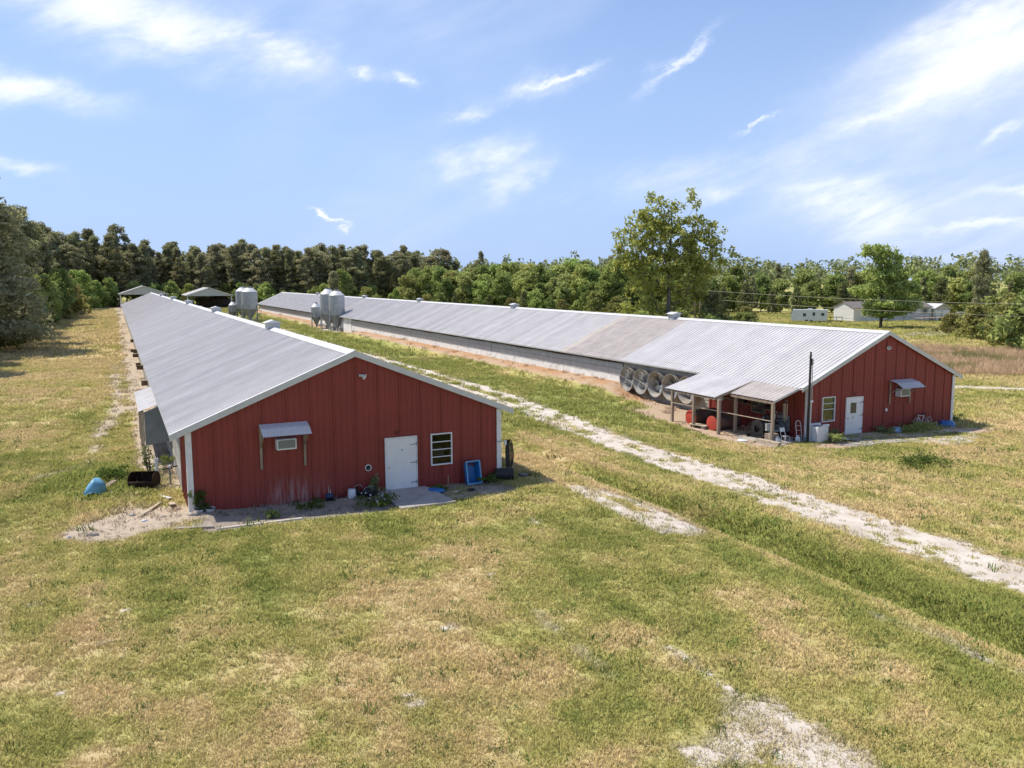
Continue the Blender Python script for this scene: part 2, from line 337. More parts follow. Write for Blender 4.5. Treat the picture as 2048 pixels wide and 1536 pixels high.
# ------------------------------------------------------------ ground
def axis(lo, a, b, hi, st, grow):
    mid = list(np.arange(a, b+1e-6, st)); up = []; s = st; v = b
    while v < hi: s *= grow; v += s; up.append(v)
    dn = []; s = st; v = a
    while v > lo: s *= grow; v -= s; dn.append(v)
    return np.array(dn[::-1]+mid+up)
xs = axis(-1500, -14, 44, 2500, .17, 1.07); ys = axis(-400, -25, 26, 2600, .17, 1.045)
X, Y = np.meshgrid(xs, ys); Z = hz(X, Y); nx, ny = len(xs), len(ys)
COLR, DENS = ground_look(X, Y)
def grid_mesh(name, V, F, C):
    me = bpy.data.meshes.new(name); me.vertices.add(len(V)); me.vertices.foreach_set('co', V.astype(np.float32).ravel())
    me.loops.add(F.size); me.loops.foreach_set('vertex_index', F.astype(np.int32).ravel())
    me.polygons.add(len(F)); me.polygons.foreach_set('loop_start', np.arange(0, F.size, 4, dtype=np.int32))
    me.polygons.foreach_set('use_smooth', np.ones(len(F), bool))
    if C is not None:
        a = me.color_attributes.new('Col', 'FLOAT_COLOR', 'POINT'); a.data.foreach_set('color', np.c_[C, np.ones(len(C))].astype(np.float32).ravel())
    me.update(calc_edges=True); return me
idx = np.arange(nx*ny).reshape(ny, nx)
F = np.stack([idx[:-1,:-1], idx[:-1,1:], idx[1:,1:], idx[1:,:-1]], -1).reshape(-1, 4)
V = np.stack([X, Y, Z], -1).reshape(-1, 3)
def ground_mat(name, gravel=False):
    M = bpy.data.materials.new(name); M.use_nodes = True; T = NT(M.node_tree); T.n.clear()
    p = T.node('ShaderNodeBsdfPrincipled'); T.node('ShaderNodeOutputMaterial', {0: p.outputs[0]})
    pos = T.node('ShaderNodeNewGeometry').outputs['Position']
    if gravel:
        n = T.noise(pos, 1.1, 6, .65); c = T.mix(T.mapr(n, .35, .68), (.53,.455,.38), (.72,.655,.575))
        n2 = T.noise(pos, 16, 4, .7); c = T.mix(T.mapr(n2, .5, .78, 0, .6), c, (.36,.29,.22)); bn = T.noise(pos, 26, 4, .7); st = .55
    else:
        a = T.node('ShaderNodeAttribute', attribute_name='Col').outputs['Color']
        n = T.noise(pos, 5.5, 6, .7); n2 = T.noise(pos, 24, 4, .7)
        c = T.mix(T.mapr(n, .3, .7, 0, 1), T.mix(1, a, (.72,.72,.68), 'MULTIPLY'), T.mix(1, a, (1.22,1.2,1.15), 'MULTIPLY'))
        c = T.mix(T.mapr(n2, .42, .7, 0, .55), c, T.mix(1, a, (.55,.53,.45), 'MULTIPLY')); bn = T.noise(pos, 14, 5, .75); st = .8
    T.set(p.inputs['Base Color'], c); p.inputs['Roughness'].default_value = .95; p.inputs['Specular IOR Level'].default_value = .1
    b = T.node('ShaderNodeBump', {'Strength': st, 'Distance': .05, 'Height': bn}); T.set(p.inputs['Normal'], b.outputs[0])
    return M
GM = ground_mat('grass_ground'); RM = ground_mat('gravel', True)
me = grid_mesh('ground', V, F, COLR.reshape(-1, 3)); me.materials.append(GM)
tag(link('ground', me), label='wide mown lawn of green and straw coloured grass', cat='ground', kind='structure')
def cut_sheet(name, fn, box, step, dz, label, cat):
    gx = np.arange(box[0], box[1], step); gy = np.arange(box[2], box[3], step)
    if box[3] > 100: gy = axis(box[2]-.01, box[2], 30, box[3], step, 1.02)
    A, B = np.meshgrid(gx, gy); C = hz(A, B)+dz; k = len(gx)
    I = np.arange(A.size).reshape(A.shape); Q = np.stack([I[:-1,:-1], I[:-1,1:], I[1:,1:], I[1:,:-1]], -1).reshape(-1, 4)
    mk = fn((A[:-1,:-1]+A[1:,1:])/2, (B[:-1,:-1]+B[1:,1:])/2).reshape(-1) > 0
    Q = Q[mk]; u, inv = np.unique(Q, return_inverse=True); P = np.stack([A, B, C], -1).reshape(-1, 3)[u]
    me = grid_mesh(name, P, inv.reshape(-1, 4), None); me.materials.append(RM)
    return tag(link(name, me), label=label, cat=cat, kind='structure')
cut_sheet('gravel_road', road_mask, (13, 20, -22, 210), .09, .006, 'pale gravel farm road running between the two long barns', 'road')
cut_sheet('sand_patch', sand_mask, (-12, 11, -23, -1), .07, .006, 'bare pale sand showing through the lawn', 'sand')

# ------------------------------------------------------------ grass
def blade_tuft(name, n, h, w, spread, seed, mt, lean=.5):
    rs = np.random.RandomState(seed); v = []; f = []
    for i in range(n):
        a = rs.rand()*6.283; r = spread*math.sqrt(rs.rand()); x, y = r*math.cos(a), r*math.sin(a)
        hh = h*(.5+.6*rs.rand()); b = rs.rand()*6.283; lx, ly = lean*hh*rs.randn()*.7, lean*hh*rs.randn()*.7
        dx, dy = w*.5*math.cos(b), w*.5*math.sin(b); o = len(v)
        v += [(x-dx,y-dy,-.01),(x+dx,y+dy,-.01),(x+lx*.45+dx*.8,y+ly*.45+dy*.8,hh*.6),(x+lx*.45-dx*.8,y+ly*.45-dy*.8,hh*.6),(x+lx,y+ly,hh)]
        f += [(o,o+1,o+2,o+3),(o+3,o+2,o+4)]
    me = bpy.data.meshes.new(name); me.from_pydata(v, [], f); me.materials.append(mt)
    return bpy.data.objects.new(name, me)
def grass_mat(name):
    M = bpy.data.materials.new(name); M.use_nodes = True; T = NT(M.node_tree); T.n.clear()
    a = T.node('ShaderNodeAttribute', attribute_name='col', attribute_type='INSTANCER').outputs['Color']
    rp = T.node('ShaderNodeNewGeometry').outputs['Random Per Island']
    c = T.mix(rp, T.mix(1, a, (.82,.84,.75), 'MULTIPLY'), T.mix(1, a, (1.3,1.26,1.15), 'MULTIPLY'))
    g_ = T.node('ShaderNodeNewGeometry').outputs['Normal']
    up = T.node('ShaderNodeVectorMath', {0: T.node('ShaderNodeVectorMath', {0: g_, 1: (.55,.55,.55)}, operation='MULTIPLY').outputs[0], 1: (0,0,1)}, operation='ADD').outputs[0]
    d = T.node('ShaderNodeBsdfDiffuse', {0: c, 'Normal': up}); tr = T.node('ShaderNodeBsdfTranslucent', {0: c})
    T.node('ShaderNodeOutputMaterial', {0: T.node('ShaderNodeMixShader', {0: .3, 1: d.outputs[0], 2: tr.outputs[0]}).outputs[0]})
    return M
GRM = grass_mat('grass_blades')
TUFTS = [blade_tuft('tuft', 16, .075, .014, .11, i, GRM, .9) for i in range(4)]
TALL = [blade_tuft('stalks', 18, .95, .022, .22, 20+i, GRM, .35) for i in range(3)]
def scatter_gn(name, P, col, scl, protos, label, cat, seed=0):
    rs = np.random.RandomState(seed); n = len(P)
    me = bpy.data.meshes.new(name); me.vertices.add(n); me.vertices.foreach_set('co', P.astype(np.float32).ravel())
    a = me.attributes.new('col', 'FLOAT_COLOR', 'POINT'); a.data.foreach_set('color', np.c_[col, np.ones(n)].astype(np.float32).ravel())
    a = me.attributes.new('scl', 'FLOAT', 'POINT'); a.data.foreach_set('value', scl.astype(np.float32))
    a = me.attributes.new('rot', 'FLOAT_VECTOR', 'POINT'); a.data.foreach_set('vector', np.c_[np.zeros(n), np.zeros(n), rs.rand(n)*6.283].astype(np.float32).ravel())
    a = me.attributes.new('pick', 'INT', 'POINT'); a.data.foreach_set('value', rs.randint(0, len(protos), n).astype(np.int32))
    o = link(name, me); g = bpy.data.node_groups.new(name, 'GeometryNodeTree')
    g.interface.new_socket('Geometry', in_out='INPUT', socket_type='NodeSocketGeometry'); g.interface.new_socket('Geometry', in_out='OUTPUT', socket_type='NodeSocketGeometry')
    N = g.nodes; L = g.links; gi = N.new('NodeGroupInput'); go = N.new('NodeGroupOutput'); iop = N.new('GeometryNodeInstanceOnPoints'); jn = N.new('GeometryNodeGeometryToInstance')
    for p in protos:
        oi = N.new('GeometryNodeObjectInfo'); oi.inputs['Object'].default_value = p; oi.inputs['As Instance'].default_value = True
        L.new(oi.outputs['Geometry'], jn.inputs[0])
    jn2 = N.new('GeometryNodeJoinGeometry')
    for l in list(L):
        if l.to_node == jn: L.new(l.from_socket, jn2.inputs[0])
    N.remove(jn)
    def at(nm, ty):
        q = N.new('GeometryNodeInputNamedAttribute'); q.data_type = ty; q.inputs[0].default_value = nm; return q.outputs[0]
    L.new(gi.outputs[0], iop.inputs['Points']); L.new(jn2.outputs[0], iop.inputs['Instance']); iop.inputs['Pick Instance'].default_value = True
    L.new(at('pick', 'INT'), iop.inputs['Instance Index']); L.new(at('rot', 'FLOAT_VECTOR'), iop.inputs['Rotation']); L.new(at('scl', 'FLOAT'), iop.inputs['Scale'])
    L.new(iop.outputs[0], go.inputs[0])
    o.modifiers.new('scatter', 'NODES').node_group = g
    return tag(o, label=label, cat=cat, kind='stuff')
def in_view(x, y, z, pad=.06):
    d = np.stack([x-CAM.x, y-CAM.y, z-CAM.z], -1); w = d @ np.array(CF); u = d @ np.array(CR); v = d @ np.array(CU)
    return (w > 1) & (np.abs(u/w) < 1024/1656+pad) & (np.abs(v/w) < 768/1656+pad), w
def off_buildings(x, y):
    k = ~((np.abs(x) < 6.15) & (y > -.02) & (y < 184)) & ~((np.abs(x-31.95) < 6.0) & (y > 2.65) & (y < 194))
    return k
rs = np.random.RandomState(3)
PP = []; CC = []; SS = []
for (d0, d1, den, sc) in ((9, 17, 190, .8), (17, 28, 110, 1.0), (28, 48, 46, 1.35), (48, 90, 10, 2.3), (90, 260, 1.3, 4.2)):
    x0, x1, y0, y1 = (-30, 25+d1*.7, -26, -28+d1*1.25) if d1 <= 90 else (-40, 150, 5, 235)
    n = int((x1-x0)*(y1-y0)*den); x = rs.uniform(x0, x1, n); y = rs.uniform(y0, y1, n)
    z = hz(x, y); k, w = in_view(x, y, z); k &= (w >= d0) & (w < d1) & off_buildings(x, y)
    x, y, z = x[k], y[k], z[k]; c, dn = ground_look(x, y)
    tuf = fbm(x, y, 1.1, 91, 3); k = rs.rand(len(x)) < dn*(.45+1.1*tuf)
    x, y, z, c, tuf = x[k], y[k], z[k], c[k], tuf[k]
    lush = .8 + .7*tuf + .9*(ga(x, y, -9, 6.5, 2.8, 3.2) + np.exp(-((x-12)/.8)**2)*(1-ss(-4, 4, y)) + 1.1*ga(x, y, 26.2, -4.4, 1.8, 1) + .7*ga(x, y, -7.8, 2.0, 1.6, 2.5) + .7*ga(x, y, .2, -1.6, 1.2, .5))
    wd = (rs.rand(len(x)) < .018) & (d1 < 60); c = np.where(wd[:, None], np.array((.13,.19,.05)), c); lush = np.where(wd, lush*1.5, lush)
    PP.append(np.c_[x, y, z]); CC.append(c*(1.0+.35*(rs.rand(len(x), 1)-.5))); SS.append(sc*lush*(.7+.6*rs.rand(len(x))))
PP, CC, SS = np.concatenate(PP), np.concatenate(CC), np.concatenate(SS)
print('tufts', len(PP))
scatter_gn('grass', PP, CC, SS, TUFTS, 'short mixed grass of the mown lawns', 'grass')
n = 60000; x = rs.uniform(42, 130, n); y = rs.uniform(2, 62, n); z = hz(x, y); k, w = in_view(x, y, z)
m_ = ga(x, y, 78, 30, 22, 16) + .5*(fbm(x, y, 8, 81, 3)-.5); k &= (m_ > .42) & (rs.rand(n) < .75) & (seg(x, y, [(40,19.5),(53,15.6),(60,9.5),(75,-4)], 1.35) < .05)
x, y, z = x[k], y[k], z[k]
c = np.array((.60,.43,.29))*(.75+.5*rs.rand(len(x), 1)); gr = (fbm(x, y, 4, 87, 3) > .63)[:, None]; c = np.where(gr, np.array((.27,.25,.12)), c)
scatter_gn('dry_grass', np.c_[x, y, z], c, .5+.6*rs.rand(len(x)), TALL, 'tall straw coloured dry grass in the field beyond the right barn', 'dry grass', 5)

# ------------------------------------------------------------ shared materials
M_RED = mat('red_sheet', (.24,.040,.031), .55, 0, .06, 2.2, rnd=.03, bump=.12, bscale=60, stretch=(1,1,.35), spec=.35, dirt=((.13,.03,.02), 5, .58, .8))
M_ROOF = mat('galvanised_roof', (.52,.50,.50), .55, .0, .05, .8, rnd=.09, bump=.05, bscale=8, spec=.25, dirt=((.475,.455,.455), .35, .5, .8))
M_ROOF2 = mat('pale_roof', (.525,.505,.51), .55, .0, .05, .8, rnd=.04, spec=.5)
M_ROOFT = mat('weathered_roof', (.45,.40,.375), .65, .0, .08, 1.2, rnd=.06)
M_ROOFY = mat('cream_roof_strip', (.55,.49,.43), .65, .0, .06, 1.2)
M_WHITE = mat('white_trim', (.72,.71,.69), .55, 0, .05, 3, dirt=((.45,.42,.38), 4, .58, .85))
M_FASC = mat('grey_trim', (.55,.55,.54), .5, .1, .05, 3)
M_RIDGE = mat('ridge_metal', (.62,.62,.62), .5, .1, .04, 2, dirt=((.48,.48,.48), 2, .55, .8))
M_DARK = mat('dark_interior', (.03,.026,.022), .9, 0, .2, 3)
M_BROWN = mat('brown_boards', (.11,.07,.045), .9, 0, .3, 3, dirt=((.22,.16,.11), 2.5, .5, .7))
M_CURT = mat('grey_curtain', (.50,.50,.49), .75, 0, .08, 1.5, dirt=((.43,.425,.41), .9, .5, .75))
M_LOWW = mat('white_lower_wall', (.80,.80,.785), .8, 0, .06, 1.2, dirt=((.38,.36,.33), 1.6, .54, .74))
M_SID = mat('grey_siding', (.40,.375,.33), .8, 0, .12, 1.2, rnd=.1, dirt=((.24,.2,.16), 2, .55, .75))
M_CONC = mat('concrete', (.40,.37,.34), .9, 0, .1, 1.2, bump=.3, bscale=20, dirt=((.25,.22,.2), 1.3, .5, .75))
M_CONCW = mat('pale_concrete', (.58,.53,.47), .9, 0, .1, 1.0, bump=.3, bscale=20, dirt=((.36,.31,.27), .8, .55, .8))
M_GALV = mat('galvanised_steel', (.50,.52,.53), .5, .5, .1, 2, dirt=((.36,.37,.37), 1.5, .5, .8))
M_GALVD = mat('dull_steel', (.26,.28,.29), .6, .4, .1, 2)
M_WOOD = mat('weathered_wood', (.33,.255,.19), .9, 0, .2, 4, stretch=(1,1,.15), rnd=.12, dirt=((.16,.12,.09), 3, .5, .75))
M_WOODL = mat('pale_wood', (.52,.43,.32), .85, 0, .15, 4, rnd=.1)
M_STEEL = mat('fan_steel', (.42,.40,.37), .6, .25, .12, 3, dirt=((.30,.20,.12), 2.2, .48, .7))
M_BLACK = mat('black_rubber', (.022,.022,.024), .6, 0, .2, 8)
M_DOOR = mat('white_door', (.73,.72,.71), .5, 0, .03, 2, spec=.5, dirt=((.5,.5,.5), 2.2, .62, .9))
M_RUST = mat('rusty_steel', (.045,.02,.013), .9, 0, .3, 5, dirt=((.014,.01,.008), 3, .42, .62))
M_REDP = mat('faded_red_paint', (.48,.065,.04), .6, 0, .12, 4, dirt=((.2,.06,.04), 5, .6, .8))
M_BLUE = mat('blue_plastic', (.02,.16,.42), .4, 0, .12, 3, spec=.5)
M_LBLUE = mat('light_blue_plastic', (.16,.40,.60), .45, 0, .1, 3)
M_WPLA = mat('white_plastic', (.68,.69,.70), .5, 0, .06, 4, dirt=((.42,.4,.38), 6, .6, .8))
M_IRON = mat('black_iron', (.03,.03,.032), .5, .3, .2, 6)
M_GLASS = glass()

def stain_red():
    """the splash of pale lime below the near barn's air conditioner, and rain dirt near the ground"""
    T = NT(M_RED.node_tree); p = [n for n in T.n if n.type == 'BSDF_PRINCIPLED'][0]
    src = p.inputs['Base Color'].links[0].from_socket
    pos = T.node('ShaderNodeNewGeometry').outputs['Position']; sp = T.node('ShaderNodeSeparateXYZ', {0: pos})
    mp = T.node('ShaderNodeMapping', {0: pos}); mp.inputs['Scale'].default_value = (9, 9, .9)
    st = T.noise(mp.outputs[0], 1, 5, .7); dx = T.math('DIVIDE', T.math('ADD', sp.outputs[0], 2.45), .95)
    m_ = T.math('MULTIPLY', T.math('EXPONENT', T.math('MULTIPLY', T.math('MULTIPLY', dx, dx), -1)), T.mapr(sp.outputs[2], .15, 1.25, 1, 0, True))
    m_ = T.math('MULTIPLY', m_, T.mapr(st, .42, .68, 0, .75)); m_ = T.math('MULTIPLY', m_, T.math('LESS_THAN', sp.outputs[1], .5))
    c = T.mix(m_, src, (.55,.42,.42))
    sp2 = T.noise(pos, 42, 3, .8); c = T.mix(T.mapr(sp2, .56, .75, 0, .55), c, (.14,.024,.015)); c = T.mix(T.mapr(T.noise(pos, 33, 3, .8), .60, .8, 0, .5), c, (.36,.085,.05))
    T.set(p.inputs['Base Color'], c)
stain_red()

def rib_profile(w, n=3, h=.034, flat=.05, lap=True):
    p = [(0, 0)]
    st = w/n
    for k in range(n):
        c = st*(k+.5)
        p += [(c-flat, 0), (c-flat*.45, h), (c+flat*.45, h), (c+flat, 0)]
    return p + [(w, 0)]
def roof_panel_mesh(name, w, sgn, x_in, x_out, s, mt, n=3, h=.034):
    """one sheet: origin on the ridge line, running down the slope; +y across"""
    k = math.sqrt(1+s*s); nx_, nz_ = sgn*s/k, 1/k; B = MB()
    pr = rib_profile(w-.006, n, h)
    for xx in (x_in, x_out):
        for y, hh in pr: B.v.append((sgn*xx+nx_*hh, y, -s*xx+nz_*hh))
    m_ = len(pr)
    for i in range(m_-1): B.f.append((i, i+1, m_+i+1, m_+i) if sgn < 0 else (i+1, i, m_+i, m_+i+1))
    me = B.mesh(name, mt); return me
def ribbed_wall(B, a, b, zbot, ztop, hole=None, h=.019, n=3):
    """quads of one vertical ribbed sheet in local (t, depth, z): a..b along t, depth outwards"""
    w = b-a; pr = [(a, h*.95), (a+.022, h*.95), (a+.045, 0)] + [(a+x, d) for x, d in rib_profile(w-.006, 4, h*.8, .028)[1:-1]] + [(b-.006, 0)]
    if hole:
        for e in (hole[0], hole[1]):
            if a < e < b:
                ts = [p[0] for p in pr]; ds = [p[1] for p in pr]; pr.append((e, float(np.interp(e, ts, ds)))); pr.sort()
    for (t0, d0), (t1, d1) in zip(pr, pr[1:]):
        if t1-t0 < 1e-6: continue
        segs = [(zbot(t0), zbot(t1), ztop(t0), ztop(t1))]
        if hole and t0 >= hole[0]-1e-6 and t1 <= hole[1]+1e-6:
            segs = [(zbot(t0), zbot(t1), hole[2], hole[2]), (hole[3], hole[3], ztop(t0), ztop(t1))]
        for za, zb, zc, zd in segs: B.append(((t0, d0, za), (t1, d1, zb), (t1, d1, zd), (t0, d0, zc)))
def wall_sheets(house, plane, t0, t1, zb, zt, m_, hole=None, pitch=.914, name='wall_panel'):
    """plane maps (t, depth, z) to world"""
    n = max(1, round((t1-t0)/pitch)); w = (t1-t0)/n
    rs = random.Random(int(t0*100)+n)
    for i in range(n):
        q = []; ribbed_wall(q, t0+i*w, t0+(i+1)*w, zb, zt, hole)
        B = MB(); j = rs.uniform(0, .004)
        for f in q: B.add([plane(t, d+j, z) for t, d, z in f], [(0,1,2,3)])
        if B.f: B.build(name, m_, house)
def window(house, x0, x1, z0, z1, y, bars, midrail=None):
    w = MB(); t = .05
    w.box(x0-t, x1+t, y-.05, y+.02, z1, z1+t).box(x0-t, x1+t, y-.06, y+.02, z0-t, z0).box(x0-t, x0, y-.05, y+.02, z0, z1).box(x1, x1+t, y-.05, y+.02, z0, z1)
    f = w.build('window', M_WHITE, house)
    zs = [z0]+list(bars)+[z1]
    for a, b in zip(zs, zs[1:]):
        MB().box(x0+.004, x1-.004, y+.012, y+.018, a+.012, b-.012).build('pane', M_GLASS, f)
    for b in bars: MB().box(x0, x1, y-.035, y+.01, b-.016, b+.016).build('glazing_bar', M_WHITE, f)
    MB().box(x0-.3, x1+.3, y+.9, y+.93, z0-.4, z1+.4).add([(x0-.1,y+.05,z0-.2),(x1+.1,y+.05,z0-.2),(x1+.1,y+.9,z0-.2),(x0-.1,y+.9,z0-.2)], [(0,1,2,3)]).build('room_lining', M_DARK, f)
    return f
def door(house, x0, x1, z0, z1, y, hinge_right=True, pane=None, mark=None):
    d = MB().box(x0, x1, y-.05, y-.008, z0+.05, z1).build('door', M_DOOR, house, bevel=.006)
    t = .055
    MB().box(x0-t, x0-.004, y-.06, y+.0, z0, z1+t).box(x1+.004, x1+t, y-.06, y+.0, z0, z1+t).box(x0-.004, x1+.004, y-.06, y+.0, z1+.004, z1+t).build('frame', M_WHITE, d)
    MB().box(x0, x1, y-.055, y-.01, z0+.0, z0+.045).build('threshold', M_GALVD, d)
    hx, kx = (x1, x0) if hinge_right else (x0, x1); sg = 1 if hinge_right else -1
    for z in (z0+.32, z0+1.12, z0+1.85):
        MB().bar((hx, y-.058, z), (hx-sg*.24, y-.058, z-.02), .012, .035).bar((hx+sg*.02, y-.062, z-.07), (hx+sg*.02, y-.062, z+.07), .03).build('hinge', M_GALVD, d)
    MB().lathe([(.012,0),(.014,.04),(.034,.05),(.036,.07),(.02,.085),(0,.086)], 12, (kx+sg*.08, y-.05, z0+1.0), (0,-1,0)).build('knob', M_GALV, d, smooth=True)
    if pane:
        a, b, c, e = pane
        MB().box(a-.03, b+.03, y-.058, y-.0505, c-.03, e+.03).build('window_frame', M_WHITE, d)
        MB().box(a, b, y-.064, y-.0595, c, e).build('pane', mat('dark_pane', (.05,.055,.055), .15, 0, .2, 4, spec=.6), d)
    if mark:   # the small black house number painted on the door
        B = MB()
        for (a, b, c, e) in mark: B.box(a, b, y-.0535, y-.051, c, e)
        B.build('number', M_BLACK, d)
    return d
def wall_light(house, x, y, z, yaw=0):
    l = MB().box(x-.06, x+.06, y-.05, y, z-.05, z+.05).build('wall_light', M_GALV, house)
    MB().lathe([(.03,0),(.11,.16),(.125,.17),(.11,.165),(.03,.02)], 14, (x+.02, y-.06, z+.02), (.55+yaw,-.55,-.35)).build('lamp_shade', M_WPLA, l, smooth=True)
    MB().lathe([(.0,0),(.05,.02),(.055,.1),(.03,.16),(0,.17)], 10, (x+.05, y-.1, z+.0), (.55+yaw,-.55,-.35)).build('bulb', M_WPLA, l, smooth=True)
def awning(house, x0, x1, y, z_in, z_out, dep, post, m_, ridged=True):
    B = MB(); n = 15
    pr = []
    for i in range(n*2+1):
        t = i/(n*2); pr.append((x0+(x1-x0)*t, .018*(i % 2) if ridged else 0))
    mid = .55
    for (yy, zz, sh) in ((y-.012, z_in, 0), (y-dep*mid, z_in-(z_in-z_out)*.32, .02), (y-dep, z_out, .05)):
        for x, h in pr: B.v.append((x+sh, yy, zz+h))
    m2 = len(pr)
    for r_ in range(2):
        for i in range(m2-1): B.f.append((r_*m2+i, (r_+1)*m2+i, (r_+1)*m2+i+1, r_*m2+i+1))
    a = B.build('awning', m_, house)
    for x in (x0+.05, x1-.12):
        MB().box(x-.045, x+.045, y-.07, y-.026, post[0], z_in-.06).build('post', M_WOOD, a)
        MB().bar((x, y-.05, post[0]+.55*(z_in-post[0])-.1), (x, y-dep*.9, z_out-.03), .05).build('bracket', M_WOOD, a)
    return a

def poultry_house(name, label, cx, y0, z0, L, hw, e, ap, npan, tone, ov=.555, foot=-.35, hole=None, front_foot=None):
    h = thing(name, (cx, y0, z0), label, 'barn', 'long poultry barns')
    s = (ap-e)/hw; zr = z0+ap; fo = .16                     # front overhang of the roof
    w = .914; base = (cx, y0, z0)
    # gable wall of vertical red sheets
    zt = lambda t: zr - s*abs(t-cx) - .05
    zb = lambda t: z0+foot
    mid = cx
    wall_sheets(h, lambda t, d, z: (t, y0-d, z), cx-hw, mid, zb, zt, M_RED, hole)
    wall_sheets(h, lambda t, d, z: (t, y0-d, z), mid, cx+hw, zb, zt, M_RED, hole)
    B = MB()
    for x0, x1 in ((cx-hw+.02, cx), (cx, cx+hw-.02)):
        qs = [(x0, z0+foot), (x1, z0+foot)]
        def strip(a, b, lo, hi):
            B.add([(a,y0+.04,lo(a)),(b,y0+.04,lo(b)),(b,y0+.04,hi(b)),(a,y0+.04,hi(a))], [(0,1,2,3)])
        if hole and x0 <= hole[0] and hole[1] <= x1:
            c0, c1 = lambda t: z0+foot, lambda t: zt(t)-.02
            strip(x0, hole[0]-.02, c0, c1); strip(hole[1]+.02, x1, c0, c1)
            strip(hole[0]-.02, hole[1]+.02, c0, lambda t: hole[2]-.03); strip(hole[0]-.02, hole[1]+.02, lambda t: hole[3]+.03, c1)
        else: strip(x0, x1, lambda t: z0+foot, lambda t: zt(t)-.02)
    B.build('gable_backing', M_DARK, h)
    # corner and rake trim
    for sg in (-1, 1):
        x = cx+sg*hw
        MB().box(min(x, x-sg*.0)-(.16 if sg > 0 else .045), x+(.045 if sg > 0 else .16), y0-.075, y0-.028, z0+foot, zr-s*hw-.16).box(x+(.005 if sg > 0 else -.045), x+(.045 if sg > 0 else -.005), y0-.0275, y0+.12, z0+foot, zr-s*hw-.16).build('corner_trim', M_WHITE, h)
        xe = cx+sg*(hw+ov); k = math.sqrt(1+s*s)
        B = MB()
        P = lambda x, dz, y: (x, y, zr-s*abs(x-cx)+dz)
        for ya, yb, da, db in ((y0-fo-.035, y0-fo-.005, -.19, .045),):
            vs = [P(cx, da, ya), P(xe, da, ya), P(xe, db, ya), P(cx, db, ya), P(cx, da, yb), P(xe, da, yb), P(xe, db, yb), P(cx, db, yb)]
            B.add(vs, [(0,1,2,3),(4,7,6,5),(0,4,5,1),(1,5,6,2),(2,6,7,3),(3,7,4,0)])
        B.build('rake_trim', M_FASC, h)
        B = MB(); vs = [P(cx, .046, y0-fo-.036), P(xe, .046, y0-fo-.036), P(xe, .046, y0-fo+.13), P(cx, .046, y0-fo+.13)]
        B.add(vs + [(a, b, c-.012) for a, b, c in vs], [(0,1,2,3),(7,6,5,4),(0,4,5,1),(1,5,6,2),(2,6,7,3),(3,7,4,0)]).build('rake_flashing', M_RIDGE, h)
        B = MB(); B.add([P(cx, -.055, y0-fo), P(xe, -.055, y0-fo), P(xe, -.055, y0), P(cx, -.055, y0)], [(0,1,2,3)]).build('soffit', M_FASC, h)
        # eave board and drip edge
        ze = zr-s*(hw+ov)
        MB().box(*(sorted((xe-sg*.035, xe-sg*.005))), y0-fo, y0+L, ze-.075, ze-.015).build('eave_board', M_FASC, h)
    # roof sheets: the near ones one by one
    protos = {}
    ntot = int(L/w)
    for sg in (-1, 1):
        for i in range(npan if sg < 0 else min(npan, 40)):
            mt = tone(i, sg)
            key = (sg, mt.name)
            if key not in protos: protos[key] = roof_panel_mesh('roof_panel', w, sg, .02, hw+ov, s, mt)
            o = link('roof_panel', protos[key], h, (0, -fo+i*w, ap))
        # and the rest as one run of ribbed sheeting
        i0 = npan if sg < 0 else min(npan, 40)
        B = MB(); k = math.sqrt(1+s*s); nn = ntot-i0; pr = []
        for i in range(nn):
            for yy, hh in rib_profile(w, 3, .034)[:-1]: pr.append((y0-fo+(i0+i)*w+yy, hh))
        pr.append((y0+L+fo, 0))
        for xx in (.02, hw+ov):
            for yy, hh in pr: B.v.append((cx+sg*(xx+s/k*hh), yy, zr-s*xx+hh/k))
        m_ = len(pr)
        for i in range(m_-1): B.f.append((i, i+1, m_+i+1, m_+i))
        o = B.build('roof_sheeting', tone(9999, sg), h); o['kind'] = 'stuff'
    B = MB(); rw = .30
    vs = []
    for yy in (y0-fo-.04, y0+L+fo):
        vs += [(cx-rw, yy, zr-s*rw+.035), (cx, yy, zr+.055), (cx+rw, yy, zr-s*rw+.035)]
    B.add(vs, [(0,3,4,1),(1,4,5,2)])
    B.build('ridge_cap', M_RIDGE, h)
    # far gable
    MB().add([(cx-hw,y0+L,z0-.3),(cx+hw,y0+L,z0-.3),(cx+hw,y0+L,zr-s*hw),(cx,y0+L,zr-.05),(cx-hw,y0+L,zr-s*hw)], [(4,3,2,1,0)]).build('far_gable', M_GALV, h)
    return h, s, zr
def ridge_vent(h, cx, zr, y):
    b = MB().box(cx-.36, cx+.36, y-.32, y+.32, zr-.15, zr+.30).build('ridge_vent', M_GALV, h, bevel=.01)
    MB().add([(cx-.5,y-.48,zr+.30),(cx+.5,y-.48,zr+.30),(cx+.5,y+.48,zr+.30),(cx-.5,y+.48,zr+.30),(cx,y-.48,zr+.46),(cx,y+.48,zr+.46)], [(3,2,1,0),(0,1,4),(2,3,5),(1,2,5,4),(3,0,4,5)]).build('vent_cap', M_RIDGE, b)

